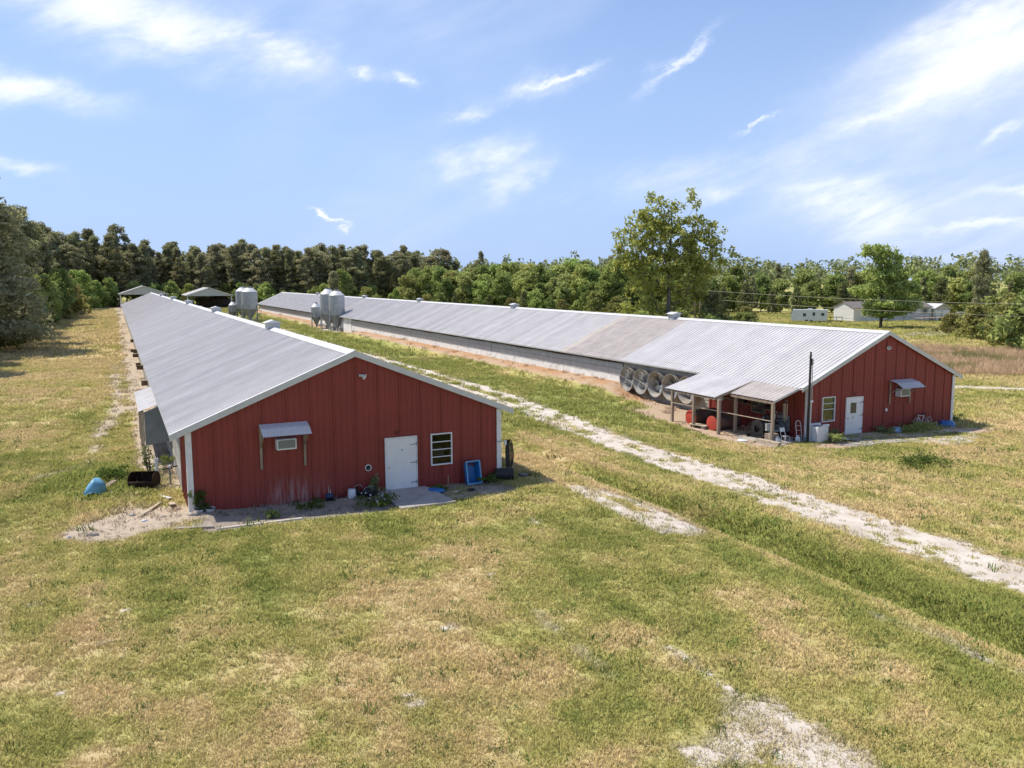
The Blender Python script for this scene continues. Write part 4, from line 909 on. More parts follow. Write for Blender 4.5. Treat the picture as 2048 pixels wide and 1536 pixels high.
for p, q in (((35.7,2.5,Z2+.1),(36.35,2.5,Z2+.22)),((36.3,2.45,Z2+.02),(36.32,2.5,Z2+.3)),((36.2,2.35,Z2+.02),(36.7,2.4,Z2+.05))): MB().bar(p, q, .06, .05).build('slat', M_WOODL, t)

# ------------------------------------------------------------ window air conditioners
def aircon(x0, x1, y, z0, z1, dep, label):
    t = thing('air_conditioner', ((x0+x1)/2, y, z0), label, 'air conditioner', 'window air conditioners')
    MB().box(x0,x1,y-dep,y-.026,z0,z1).build('case', M_WPLA, t, bevel=.012); g_ = MB().box(x0+.05,x1-.05,y-dep-.014,y-dep-.003,z0+.06,z1-.04).build('grille', mat('coil_fins', (.26,.27,.22), .7, .2, .2, 40), t)
    B = MB()
    for k in range(7): B.box(x0+.05,x1-.05,y-dep-.022,y-dep-.0145,z0+.08+k*(z1-z0-.16)/6,z0+.088+k*(z1-z0-.16)/6)
    B.build('louvre', M_GALVD, g_)
aircon(-3.05,-2.33,0,2.13,2.53,.36, 'white window air conditioner under the awning of the near barn')
aircon(32.85,33.6,Y2,1.45,1.9,.42, 'white window air conditioner under the awning of the right barn')

# ------------------------------------------------------------ things along the front of the near barn
def horseshoe(x, y, z, label):
    return single(MB().tube([(x+.06*math.sin(a)*1.0, y, z-.07*math.cos(a)) for a in np.linspace(-2.5, 2.5, 16)], .014, 5), 'horseshoe', M_RUST, label, 'horseshoe')
horseshoe(1.6, -.06, 2.37, 'rusty horseshoe hung above the near barn door'); horseshoe(29.57, Y2-.06, 1.83, 'dark horseshoe hung above the right barn door')
t = thing('plastic_tub', (4.72, -.3, .02), 'blue plastic tub propped upright against the near barn wall', 'tub')
M4 = Euler((R(-12),0,R(4))).to_matrix(); O4 = Vector((4.72,-.40,.03))
def tubpt(x, d, z): return tuple(O4 + M4 @ Vector((x, d, z)))
hw_, H_ = .31, .92
outer = [(-hw_,0),(hw_,0),(hw_,H_),(-hw_,H_)]; B = MB()
ring = lambda k, d, q: [tubpt(x*k, d, q+(z-q)*1) for x, z in outer]
fr = [tubpt(x, -.14, z) for x, z in outer]; fi = [tubpt(x*.84, -.14, H_/2+(z-H_/2)*.88) for x, z in outer]; bo = [tubpt(x*.8, .26, H_/2+(z-H_/2)*.85) for x, z in outer]; bi = [tubpt(x*.72, .24, H_/2+(z-H_/2)*.8) for x, z in outer]
B.add(fr+fi+bo+bi, [(i,(i+1)%4,4+(i+1)%4,4+i) for i in range(4)] + [(4+i,4+(i+1)%4,12+(i+1)%4,12+i) for i in range(4)] + [(i,8+i,8+(i+1)%4,(i+1)%4) for i in range(4)] + [(12,13,14,15),(11,10,9,8)])
B.build('shell', M_BLUE, t, bevel=.025)
B = MB(); rim = [tubpt(x*1.0, -.155, H_/2+(z-H_/2)*1.0) for x, z in outer]
for i in range(4): B.tube([rim[i], rim[(i+1)%4]], .026, 8)
B.build('rim', M_LBLUE, t, smooth=True)
t = thing('barrel', (6.15,-.25,0), 'black plastic barrel lying on its side at the right corner of the near barn', 'barrel')
MB().lathe([(0,.03),(.2,.03),(.22,0),(.245,.02),(.25,.08),(.265,.3),(.265,.45),(.25,.7),(.245,.76),(.2,.76)], 24, (5.82,-.14,.25), (.88,-.47,.02)).build('shell', M_BLACK, t, smooth=True)
MB().lathe([(.25,.0),(.27,.0),(.27,.03),(.25,.03)], 24, (5.82+.68*.88,-.14-.68*.47,.262), (.88,-.47,.02)).build('hoop', M_IRON, t, smooth=True)
t = thing('hose_rack', (6.35,-.05,.3), 'bundle of dark hoses hanging from a bracket on the near barn corner', 'hose')
MB().bar((5.95,-.1,1.62),(6.32,-.1,1.62),.03,.03).build('bracket', M_GALVD, t); MB().box(6.26,6.36,-.14,-.04,1.45,1.65).build('holder', M_WPLA, t, bevel=.01)
for k in range(7):
    x = 6.36+.035*k; a = .05+.012*k; zlo = .45+.03*((k*5) % 4)
    MB().tube([(x-a*.5,-.1+.02*k,1.45),(x-a*.9,-.12,1.0),(x-a*.6,-.15,zlo+.1),(x,-.16,zlo),(x+a*.6,-.13,zlo+.15),(x+a,-.1,1.0),(x+a*.6,-.08,1.5),(x,-.07,1.66),(x-a*.5,-.1+.02*k,1.45)], .019, 6, False).build('hose_loop', M_BLACK if k % 3 else M_IRON, t, smooth=True)
MB().tube([(6.55,-.1,1.6),(6.66,-.1,1.35),(6.68,-.1,1.1),(6.6,-.1,1.0)], .012, 6).build('loose_end', M_BROWN, t, smooth=True)
t = thing('blue_lid', (2.95,-.85,.05), 'round blue plastic lid lying on the doorstep slab edge of the near barn', 'lid')
MB().lathe([(0,.09),(.2,.085),(.30,.06),(.36,.01),(.37,0)], 26, (2.92,-.85,.055)).build('dome', M_BLUE, t, smooth=True); MB().tube([(2.92+.365*math.cos(k*.2618),-.85+.365*math.sin(k*.2618),.07) for k in range(25)], .018, 6, False).build('rim', M_BLUE, t, smooth=True)
t = thing('bucket', (-.3,-.28,0), 'white plastic bucket turned upside down at the near barn wall', 'bucket')
zb = hz1(-.3,-.28)
MB().lathe([(.165,0),(.17,.02),(.15,.3),(.14,.35),(.06,.355),(0,.355)], 20, (-.3,-.28,zb)).build('shell', M_WPLA, t, smooth=True); MB().tube([(-.3+.17*math.cos(k*.314),-.28+.17*math.sin(k*.314),zb+.07) for k in range(21)], .012, 6, False).build('rim', M_WPLA, t, smooth=True)
def black_pan(x, y, r, h, label, tilt):
    t = thing('black_pan', (x, y, 0), label, 'pan'); z = hz1(x, y)
    ax = (math.sin(tilt), -.25, math.cos(tilt))
    MB().lathe([(0,.02),(r*.6,.02),(r*.8,.06),(r*.95,h),(r*1.04,h),(r*1.04,h-.03),(r*.85,.04),(r*.62,0),(0,0)], 20, (x,y,z+.08), ax).build('bowl', M_BLACK, t, smooth=True)
    MB().tube([(x-r*.9,y,z+h+.08),(x-r*.5,y-.05,z+h+.24),(x+r*.3,y-.05,z+h+.26),(x+r*.8,y,z+h+.1)], .01, 5).build('handle', M_GALV, t, smooth=True)
black_pan(.0,-.12,.24,.2, 'black rubber feed pan leaning on the near barn wall right of the bucket', .6)
black_pan(.32,-.42,.26,.16, 'black rubber feed pan on the dirt left of the doorstep slab', .15)
t = thing('pump', (-1.1,-.25,0), 'small dark motor pump on the dirt under the near barn gable', 'pump'); z = hz1(-1.1,-.25)
MB().box(-1.32,-.9,-.38,-.14,z,z+.05).build('base', M_IRON, t); MB().lathe([(0,0),(.1,0),(.12,.04),(.12,.24),(.06,.28),(0,.28)], 16, (-1.3,-.26,z+.17), (1,0,0)).build('motor', mat('dark_blue_paint', (.03,.05,.1), .4, .2, .2, 8), t, smooth=True); MB().tube([(-1.12,-.26,z+.28),(-1.12,-.26,z+.42)], .02, 8).build('outlet', M_GALV, t)
t = thing('pipe_fitting', (-.75,-.3,0), 'rusty pipe elbows lying beside the dark pump', 'pipe')
z = hz1(-.75,-.3); MB().tube([(-.85,-.35,z+.03),(-.74,-.3,z+.14),(-.66,-.28,z+.16),(-.6,-.32,z+.03)], .024, 7).build('elbow', M_RUST, t, smooth=True); MB().tube([(-.95,-.42,z+.03),(-.55,-.46,z+.03)], .02, 7).build('pipe', M_WOODL, t, smooth=True)
for x, y, l, lab in ((-1.15,-.045,.5,'thin pale rod standing at the near barn wall above the pump'),(3.72,-.12,.42,'thin wooden stake standing below the near barn window')):
    single(MB().tube([(x,y,hz1(x,y)-.03),(x+.01,y,hz1(x,y)+l)], .013, 6), 'stake', M_WOODL, lab, 'stake')
single(MB().obox((3.6,-1.3,hz1(3.6,-1.3)+.03),(.28,.07,.04),(0,0,.15)), 'white_stick', M_WPLA, 'short white stick on the dirt right of the doorstep slab', 'stick')
lump('dark_rag', (4.25,-1.3,hz1(4.25,-1.3)), (.2,.13,.06), M_IRON, 'dark crumpled rag on the dirt before the blue tub', 'rag', 6)
single(MB().obox((7.2,-.2,hz1(7.2,-.2)+.08),(.55,.3,.06),(.12,.1,.4)).obox((7.05,-.15,hz1(7.2,-.2)+.03),(.3,.3,.06),(0,0,.9)), 'scrap_sheet', M_IRON, 'dark scrap sheet lying in the shade right of the black barrel', 'scrap')
single(MB().obox((5.45,-.1,hz1(5.4,-.1)+.05),(.75,.06,.04),(0,0,.05)), 'white_pipe', M_WPLA, 'pale pipe lying at the wall foot between blue tub and black barrel', 'pipe')

# ------------------------------------------------------------ yard clutter at the left corner of the near barn
for i, (a, b, w_, lab) in enumerate((((-7.75,.35),(-6.98,2.0),.10,'long bleached board lying on the bare sand by the near barn corner'),((-6.95,3.3),(-6.62,2.3),.13,'short white board lying closest to the near barn left wall'),((-6.62,1.95),(-6.62,.75),.2,'wide bleached plank lying on rubble at the near barn corner'))):
    za, zb = hz1(*a), hz1(*b)
    single(MB().bar((a[0],a[1],za+.06),(b[0],b[1],zb+.09+.05*i), w_, .035), 'board', M_WOODL if i != 1 else M_WPLA, lab, 'board')
t = thing('half_drum', (-9.25,4.6,0), 'light blue plastic drum half lying open side down in the grass', 'drum'); z = hz1(-9.2,4.6)
n_ = 20; A0, A1 = Vector((-9.22,4.45,z+.74)), Vector((-9.06,4.78,z+.66)); ring = []
for k in range(n_):
    a = 2*math.pi*k/n_; fr_ = max(0, -math.sin(a))
    ring.append(Vector((-9.25+.44*math.cos(a)+.06*math.sin(a), 4.62+.46*math.sin(a), z+.02+.20*fr_**3)))
mid = [r_.lerp(A1 if r_.y > 4.6 else A0, .55) + Vector((math.cos(2*math.pi*k/n_), math.sin(2*math.pi*k/n_), .3))*(.12 if r_.y > 4.55 else .03) for k, r_ in enumerate(ring)]
B = MB(); B.v = [tuple(p) for p in ring+mid] + [tuple(A0), tuple(A1)]
for k in range(n_):
    q_ = (k+1) % n_; B.f.append((k, q_, n_+q_, n_+k))
    ta, tb = (2*n_+1 if ring[k].y > 4.6 else 2*n_), (2*n_+1 if ring[q_].y > 4.6 else 2*n_)
    B.f.append((n_+k, n_+q_, tb)); 
    if ta != tb: B.f.append((n_+k, tb, ta))
o_ = B.build('shell', M_LBLUE, t, smooth=50); md = o_.modifiers.new('thick', 'SOLIDIFY'); md.thickness = .012
MB().tube([tuple(r_) for r_ in ring]+[tuple(ring[0])], .014, 6, False).build('rim', M_LBLUE, t, smooth=True)
single(MB().obox((-8.78,5.6,hz1(-8.8,5.6)+.12),(.22,1.1,.06),(.12,0,-.5)), 'weathered_board', M_WOOD, 'dark weathered board behind the light blue drum half', 'board')
for x, y, s_, lab in ((-8.72,4.65,.2,'white scrap of plastic right of the light blue drum half'),(-8.28,5.5,.13,'small white scrap between the drum half and rusty barrel'),(-9.85,4.25,.2,'pale scrap of plastic left of the light blue drum half'),(-7.95,.9,.12,'small white scrap on the bare sand left of the boards'),(-7.6,-.4,.14,'pale broken scrap on the bare sand before the boards'),(-9.9,-1.0,.09,'small white scrap in the grass left of the bare sand')):
    lump('plastic_scrap', (x, y, hz1(x, y)), (s_*.8, s_*.55, .05), M_WPLA, lab, 'scrap', int(x*-10))
t = thing('burn_barrel', (-7.4,4.9,0), 'rusty black barrel cooker lying open in the grass left of near barn', 'barrel'); z = hz1(-7.4,4.9)
B = MB(); n_ = 22; ax = Vector((.86,-.5,.03)).normalized(); up = Vector((0,0,1)); sd = ax.cross(up); c0 = Vector((-7.88,5.18,z+.34))
for L_ in (0, 1.02):
    for k in range(n_+1):
        a = R(100)+R(262)*k/n_; B.v.append(tuple(c0+ax*L_+(sd*math.cos(a)+up*math.sin(a))*.34))
for k in range(n_): B.f.append((k,k+1,n_+2+k,n_+1+k))
o_ = B.build('shell', M_RUST, t, smooth=True); md = o_.modifiers.new('thick', 'SOLIDIFY'); md.thickness = .012
for L_ in (0, 1.02): MB().lathe([(0,0),(.33,0),(.335,.02),(0,.02)], 22, c0+ax*(L_-.01), ax).build('end', M_RUST, t)
for d in (.15, .87):
    for s_ in (-.22, .22): MB().bar(c0+ax*d+sd*s_-up*.2, c0+ax*d+sd*s_*1.3-up*.42, .03).build('leg', M_RUST, t)
MB().tube([c0+ax*.5+sd*.1+up*.1, c0+ax*.5+sd*.1+up*.3], .02, 6).build('stub', M_RUST, t)
t = thing('standpipe', (-6.88,6.9,0), 'white pipe standing up behind the rusty barrel', 'pipe'); z = hz1(-6.88,6.9)
MB().lathe([(.07,0),(.07,.75),(.085,.75),(.085,.85),(.06,.85),(.06,.8),(0,.8)], 14, (-6.88,6.9,z-.05)).build('pipe', M_WPLA, t, smooth=True); MB().lathe([(.16,0),(.16,.06),(0,.07)], 14, (-6.8,6.7,z+.02)).build('collar', M_GALVD, t, smooth=True)
t = thing('water_spigot', (-6.45,5.2,0), 'rusty water spigot with crossed handle beside the near barn left wall', 'spigot'); z = hz1(-6.45,5.2)
MB().tube([(-6.45,5.2,z-.05),(-6.45,5.2,z+.7)], .035, 8).build('riser', M_GALVD, t, smooth=True); MB().bar((-6.75,5.15,z+.66),(-6.15,5.25,z+.74),.07,.04).build('crossbar', M_RUST, t); MB().lathe([(0,.12),(.05,.1),(.06,0)], 10, (-6.45,5.2,z+.7)).build('cap', M_WPLA, t, smooth=True)
for x, y, r_, lab in ((-5.85,.05-.3,.17,'white plastic basin with dirt by the corner trim of near barn'),(-5.45,-.2,.17,'pale basin half hidden by the corner weed of near barn')):
    t = thing('basin', (x, y, 0), lab, 'basin'); z = hz1(x, y)
    MB().lathe([(r_*.8,0),(r_,.12),(r_*1.08,.125),(r_*1.05,.10),(r_*.85,.02),(0,.02)], 20, (x,y,z), (.05,-.1,1)).build('bowl', M_WPLA, t, smooth=True); MB().lathe([(0,0),(r_*.95,.0)], 16, (x,y,z+.09), (.05,-.1,1)).build('contents', mat('mud', (.16,.13,.1), .95, 0, .3, 20), t)
for x, y, s_, lab in ((-6.05,-.55,.16,'grey stone lying against the near barn corner'),(-7.0,-.3,.09,'small stone on the sand left of the grey corner stone'),(-9.2,-1.1,.16,'flat dark stone at the left edge of bare sand')):
    lump('stone', (x, y, hz1(x, y)-.02), (s_*1.2, s_, s_*.55), mat('tan_stone', (.46,.39,.32), .95, 0, .2, 8), lab, 'stone', int(x*-30))

# ------------------------------------------------------------ open sheds behind the barns
def shed(cx, y, hw_, L_, ze, za, label):
    z0 = hz1(cx, y); t = thing('open_shed', (cx, y, z0), label, 'shed', 'open litter sheds behind the barns'); s = (za-ze)/hw_
    for sg in (-1, 1):
        n_ = 12; w = (L_)/n_
        me_ = roof_panel_mesh('roof_panel', w, sg, 0, hw_+.5, s, M_ROOF, 4, .02)
        for i in range(n_): link('roof_panel', me_, t, (0, -.3+i*w, za-z0))
        for i in range(4): MB().box(cx+sg*hw_-.12, cx+sg*hw_+.12, y+i*L_/3.2, y+i*L_/3.2+.22, z0-.2, ze).build('post', M_WOOD if i else M_WPLA, t)
        MB().bar((cx, y-.32, za-.06), (cx+sg*(hw_+.5), y-.32, za-s*(hw_+.5)-.06), .06, .22).build('rake_trim', M_RIDGE, t)
    n_ = 14
    for i in range(n_):
        a, b = cx-hw_+2*hw_*i/n_, cx-hw_+2*hw_*(i+1)/n_; hzt = lambda x: za-s*abs(x-cx)-.06
        MB().add([(a,y,ze-.35),(b-.02,y,ze-.35),(b-.02,y,hzt(b-.02)),(a,y,hzt(a))], [(0,1,2,3)]).build('gable_panel', M_GALV, t)
    MB().add([(cx-hw_,y+L_-.4,ze-.3),(cx+hw_,y+L_-.4,ze-.3),(cx+hw_,y+L_-.4,ze),(cx,y+L_-.4,za-.1),(cx-hw_,y+L_-.4,ze)], [(0,1,2,3,4)]).build('rear_gable', M_GALV, t)
    return t
shed(.3, 246, 6.5, 18, 4.6, 6.9, 'open sided grey shed behind the far end of the near barn')
shed(18.3, 237, 6.3, 19, 4.1, 6.25, 'open sided grey shed standing left of the feed silos')
MB_ = MB()
lump('litter_heap', (21.5, 245, hz1(21,245)-.2), (5,5,2.4), mat('dark_litter', (.055,.035,.025), .95, 0, .3, 1), 'dark heap of litter under the right hand open shed', 'heap', 5, 24)

# ------------------------------------------------------------ feed silos
def silo(x, y, r, zs, label, zb=None, small=False):
    z = hz1(x, y)+.08; t = thing('feed_silo', (x, y, z), label, 'silo', 'galvanised feed silos')
    zh, zc, zt = zs; n_ = 40    # top of hopper, shoulder, top of roof cone (above ground)
    prof = []; k = int((zc-zh)/.10)
    for i in range(k+1): prof.append((r*(1.0 if i % 2 else .997), z+zh+(zc-zh)*i/k))
    MB().lathe(prof, n_, (x,y,0)).build('body', mat('silo_sheet', (.40,.42,.435), .55, .35, .08, 1.5, dirt=((.30,.31,.32), 1.2, .5, .8)), t, smooth=60)
    MB().lathe([(r*1.02,z+zc),(r*.42,z+zt-.1),(r*.3,z+zt-.05)], n_, (x,y,0)).build('roof_cone', M_RIDGE, t, smooth=True)
    MB().lathe([(r*.32,z+zt-.08),(r*.32,z+zt+.06),(r*.36,z+zt+.06),(r*.34,z+zt+.12),(0,z+zt+.14)], 16, (x,y,0)).build('lid', M_GALVD, t, smooth=30)
    MB().lathe([(r*.99,z+zh),(r*.2,z+zh*.28),(r*.2,z+zh*.2),(0,z+zh*.2)], n_, (x,y,0)).build('hopper', M_GALVD, t, smooth=30)
    for q in range(6):
        a = q*math.pi/3+.3; c, s = math.cos(a)*r*1.02, math.sin(a)*r*1.02
        MB().bar((x+c,y+s,z-.05),(x+c,y+s,z+zh+.9),.17,.10).build('leg', M_GALVD, t)
    B = MB(); lx, ly = x-r*1.1, y-r*.35
    for dy in (-.17, .17): B.tube([(lx, ly+dy, z+.4), (lx, ly+dy, z+zc)], .018, 5)
    for i in range(int((zc-.5)/.3)): B.tube([(lx, ly-.17, z+.6+i*.3), (lx, ly+.17, z+.6+i*.3)], .012, 4)
    B.build('ladder', M_GALV, t)
    MB().tube([(x,y,z+.3),(x+1.0,y+.1,z+.5),(x+2.2,y+.1,z+1.8)], .07, 8).build('auger_tube', M_GALV, t, smooth=True)
silo(25.5, 107.0, 1.3, (2.75,6.05,6.85), 'tall galvanised feed silo beside the right barn, nearer of the pair')
silo(25.2, 112.0, 1.3, (2.75,6.2,7.1), 'tall galvanised feed silo partly hidden behind its twin beside the right barn')
silo(24.3, 117.5, .85, (1.9,3.7,4.4), 'short galvanised feed silo left of the tall pair beside the right barn')
silo(16.9, 145.0, 1.55, (2.6,6.1,6.95), 'tall galvanised feed silo behind the near barn ridge, nearer of the pair')
silo(16.3, 150.5, 1.4, (2.6,6.2,7.0), 'tall galvanised feed silo mostly hidden behind its twin by the near barn')
silo(14.4, 151.5, .85, (1.9,3.3,4.0), 'short pale feed silo left of the pair behind the near barn ridge')

# ------------------------------------------------------------ trees
L_PINE = foliage('pine_needles', (.19,.205,.085), (.47,.465,.245), .4, .2, .02)
L_PINE2 = foliage('old_pine_needles', (.21,.215,.105), (.51,.49,.28), .4, .16, .015)
L_DEC = foliage('spring_leaves', (.235,.315,.075), (.48,.57,.19), .4, .2, .025)
L_DECY = foliage('yellow_green_leaves', (.29,.345,.09), (.53,.57,.22), .4, .18, .02)
L_OAK = foliage('mid_green_leaves', (.165,.23,.058), (.37,.455,.15), .38, .2, .02)
L_BIG = foliage('tulip_tree_leaves', (.21,.25,.05), (.50,.53,.15), .5, .05, .01)
L_CED = foliage('cedar_needles', (.12,.145,.06), (.30,.33,.14), .38, .2, .02)
L_BUSH = foliage('bush_leaves', (.15,.175,.05), (.37,.385,.13), .35, .2, .035)
L_WEED = foliage('weed_leaves', (.06,.10,.02), (.15,.21,.05), .4, .15, .02)
M_BARK = mat('pine_bark', (.13,.10,.085), .95, 0, .3, 3, stretch=(1,1,.3))
M_BARKG = mat('grey_bark', (.16,.145,.125), .95, 0, .3, 3, stretch=(1,1,.3))

def quads_mesh(name, C, A, Bv, mt):
    """rhombus leaves: centres C, half axes A and Bv"""
    n = len(C); V = np.empty((n, 4, 3)); V[:,0] = C-A; V[:,1] = C+Bv; V[:,2] = C+A; V[:,3] = C-Bv
    me = bpy.data.meshes.new(name); me.vertices.add(4*n); me.vertices.foreach_set('co', V.astype(np.float32).ravel())
    me.loops.add(4*n); me.loops.foreach_set('vertex_index', np.arange(4*n, dtype=np.int32)); me.polygons.add(n); me.polygons.foreach_set('loop_start', np.arange(0, 4*n, 4, dtype=np.int32))
    me.materials.append(mt); me.update(calc_edges=True); return me
def unit(v): return v/np.maximum(np.linalg.norm(v, axis=-1, keepdims=True), 1e-9)
def leaf_cloud(rs, cen, rad, per, size, aspect, upbias=.0, outw=0.0, hollow=.35):
    n = len(cen)*per; c = np.repeat(cen, per, 0); r = np.repeat(rad, per, 0)
    d = unit(rs.randn(n, 3)); q = (hollow+(1-hollow)*rs.rand(n, 1))**.6
    P = c + d*r*q
    nrm = unit(rs.randn(n, 3) + np.array((0,0,upbias)) + outw*d)
    a = unit(np.cross(nrm, rs.randn(n, 3))); b = np.cross(nrm, a)
    s = size*(.6+.8*rs.rand(n, 1))
    return P, a*s, b*s*aspect
def skeleton(rs, H, cen, trunk_top, r0, wob=.03, nodes=9):
    N = [np.array((0,0,-.3))]; par = [-1]
    off = np.cumsum(rs.randn(nodes, 2)*wob*H/nodes, 0)
    for i in range(nodes):
        N.append(np.array((off[i,0], off[i,1], trunk_top*(i+1)/nodes))); par.append(len(N)-2)
    nt = len(N)
    order = np.argsort(np.hypot(cen[:,0], cen[:,1]) + .25*np.abs(cen[:,2]-trunk_top*.6))
    for k in order:
        c = cen[k]; A = np.array(N[1:]); d = np.linalg.norm(A-c, axis=1) + 1.6*np.maximum(0, A[:,2]-c[2]+.18*np.hypot(*(A[:,:2]-c[:2]).T)) 
        p = int(np.argmin(d))+1; s = N[p]
        for t in (.5, 1.0):
            m_ = s+(c-s)*t + (rs.randn(3)*.05*np.linalg.norm(c-s) if t < 1 else 0) + np.array((0,0,.05*np.linalg.norm(c-s) if t < 1 else 0))
            N.append(m_); par.append(p); p = len(N)-1
    w = np.zeros(len(N)); child = [0]*len(N)
    for i in range(len(N)-1, 0, -1):
        if child[i] == 0: w[i] = 1
        w[par[i]] += w[i]; child[par[i]] += 1
    rr = r0*np.power(w/w[0], .42)
    B = MB()
    for i in range(1, len(N)):
        p = par[i]; n_ = 8 if rr[i] > .3*r0 else (5 if rr[i] > .12*r0 else 3)
        B.tube([N[p], N[i]], [min(rr[p], rr[i]*1.35), rr[i]*.9], n_, False)
    return B
def clumps(rs, n, z0, z1, radf, ang_jit=1, dmin=0):
    t = rs.rand(n); z = z0+(z1-z0)*t; a = rs.rand(n)*6.283; q = np.sqrt(rs.rand(n))
    r = np.array([radf(u) for u in t])*q*(.75+.5*rs.rand(n))
    return np.c_[r*np.cos(a), r*np.sin(a), z]
PROTO = {}
def tree_proto(key, trunk, crown_me, bark):
    PROTO[key] = (trunk.mesh('trunk', bark, True), crown_me)
for i in range(6):       # tall loblolly pines, bare below; each crown of its own outline
    rs = np.random.RandomState(100+i); H = 20
    shape = [lambda u: 3.3*(math.sin(math.pi*min(1, .16+.86*u))**.7)+.25, lambda u: 3.4*(1-u)**.7+.3, lambda u: 1.4+2.6*u*(u < .85)+.4, lambda u: 2.6*(1-.6*u)*(.6+.4*math.sin(14*u))+.3, lambda u: 3.8*math.sin(math.pi*(.3+.68*u))*(.65+.35*math.cos(11*u))+.3, lambda u: 2.3*(1-u**3)+.2][i]
    c = clumps(rs, 92, H*(.18, .12, .40, .24, .34, .2)[i], H*.97, shape); c = np.r_[c, [[0,0,H*.98]]]
    c[:, :2] += (rs.randn(1, 2)*.5)*(c[:, 2:3]/H)
    rad = np.c_[.6+.6*rs.rand(len(c)), .6+.6*rs.rand(len(c)), .4+.35*rs.rand(len(c))]
    q = leaf_cloud(rs, c, rad, 74, .32, .34, .35, .5)
    tree_proto('pine%d' % i, skeleton(rs, H, c, H*.95, .24, .05), quads_mesh('crown', *q, L_PINE if i % 2 else L_PINE2), M_BARK)
for i in range(3):       # broad pines clothed to the ground at a wood's edge
    rs = np.random.RandomState(120+i); H = 20
    c = clumps(rs, 110, H*.06, H*.96, lambda u: 4.6*(1-u)**.55*(.72+.28*math.sin(9*u+i))+.5); c = np.r_[c, [[0,0,H*.97]]]
    rad = np.c_[1.2+.7*rs.rand(len(c)), 1.2+.7*rs.rand(len(c)), .7+.4*rs.rand(len(c))]
    q = leaf_cloud(rs, c, rad, 135, .33, .30, .4, .5)
    tree_proto('edgepine%d' % i, skeleton(rs, H, c, H*.94, .32, .03), quads_mesh('crown', *q, L_PINE2 if i != 1 else L_PINE), M_BARK)
for i in range(6):       # broadleaved trees in spring leaf
    rs = np.random.RandomState(140+i); H = 13
    c = clumps(rs, 72, H*.10, H*.93, lambda u: 3.5*(math.sin(math.pi*(.12+.84*u))**.6)+.3)
    rad = np.c_[.95+.6*rs.rand(len(c)), .95+.6*rs.rand(len(c)), .75+.5*rs.rand(len(c))]
    q = leaf_cloud(rs, c, rad, 84, .30, .62, .3, .4)
    tree_proto('leafy%d' % i, skeleton(rs, H, c, H*.8, .2, .06), quads_mesh('crown', *q, (L_DEC, L_OAK, L_DECY)[i % 3]), M_BARKG)
for i in range(2):       # dark cedars
    rs = np.random.RandomState(160+i); H = 9
    c = clumps(rs, 70, H*.05, H*.93, lambda u: 2.5*(1-u)**.6+.15); c = np.r_[c, [[0,0,H*.95]]]
    rad = np.c_[.6+.4*rs.rand(len(c)), .6+.4*rs.rand(len(c)), .5+.4*rs.rand(len(c))]
    q = leaf_cloud(rs, c, rad, 52, .25, .35, .2, .6)
    tree_proto('cedar%d' % i, skeleton(rs, H, c, H*.9, .14, .02), quads_mesh('crown', *q, L_CED), M_BARK)
for i in range(4):       # shrubs
    rs = np.random.RandomState(170+i); H = 4
    c = clumps(rs, 40, H*.08, H*.9, lambda u: 2.2*(1-u**2.2)**.5*(.8+.2*math.sin(7*u))+.1)
    rad = np.c_[.45+.4*rs.rand(len(c)), .45+.4*rs.rand(len(c)), .4+.35*rs.rand(len(c))]
    q = leaf_cloud(rs, c, rad, 70, .17, .55, .3, .4)
    tree_proto('shrub%d' % i, skeleton(rs, H, c, H*.5, .06, .08), quads_mesh('crown', *q, (L_BUSH, L_DECY, L_BUSH, L_DEC)[i]), M_BARKG)
TRS = random.Random(77)
def plant(key, x, y, h, label, cat='tree', group=None, name=None, wide=1.0, rot=None, z=None):
    H = {'p':20,'e':20,'l':13,'c':9,'s':4}[key[0]] ; s = h/H
    nm = name or {'p':'pine_tree','e':'pine_tree','l':'leafy_tree','c':'cedar_tree','s':'shrub'}[key[0]]
    t = thing(nm, (x, y, hz1(x, y) if z is None else z), label, cat, group, TRS.uniform(0, 6.28) if rot is None else rot, True); t.scale = (s*wide, s*wide, s)
    tr, cr = PROTO[key]; link('trunk', tr, t); link('crown', cr, t); return t
def rj(a): return TRS.uniform(-a, a)
def row(pts, step):
    out_ = []; acc = 0
    for (ax, ay), (bx, by) in zip(pts, pts[1:]):
        L_ = math.hypot(bx-ax, by-ay); k = acc
        while k < L_: out_.append((ax+(bx-ax)*k/L_, ay+(by-ay)*k/L_)); k += step*(.75+.5*TRS.random())
        acc = k-L_
    return out_
# the pines that close the lawn on the left
plant('edgepine0', -22.9, 88, 22.5, 'largest dark pine at the left edge, clothed to the ground', 'tree', wide=1.45, rot=.4)
for x_, y_ in ((-26.5,74),(-25.5,64),(-27,82)): plant('edgepine2', x_, y_, 19, 'dark pine just beyond the left edge that shades the lawn', 'tree', 'pines beyond the left edge')
plant('edgepine1', -21.2, 101, 18.5, 'second dark pine behind the largest one at the left edge', 'tree', wide=1.1)
plant('edgepine2', -22.2, 113, 17.5, 'third dark pine along the left lawn edge', 'tree', wide=1.1)
plant('shrub0', -20.9, 92, 4.2, 'low dark shrub at the foot of the largest left pine', 'shrub'); plant('shrub2', -20.6, 106, 4.4, 'low dark shrub at the foot of the second left pine', 'shrub')
plant('leafy2', -21.0, 126, 11.0, 'bright yellow green tree between the dark left pines and the wood', 'tree', wide=.7)
plant('leafy0', -20.6, 140, 8.0, 'small bright green tree at the left lawn edge beyond the pines', 'tree', wide=.8)
WL = 'dark pine in the wood along the left side of lawn'
for (x, y) in row([(-27,118),(-25,160),(-25,235)], 6.5): plant(TRS.choice(['pine0','pine1','pine2','pine3','pine4','pine5','edgepine1']), x+rj(2), y+rj(2), TRS.uniform(18,23), WL, 'tree', 'pines in the left wood')
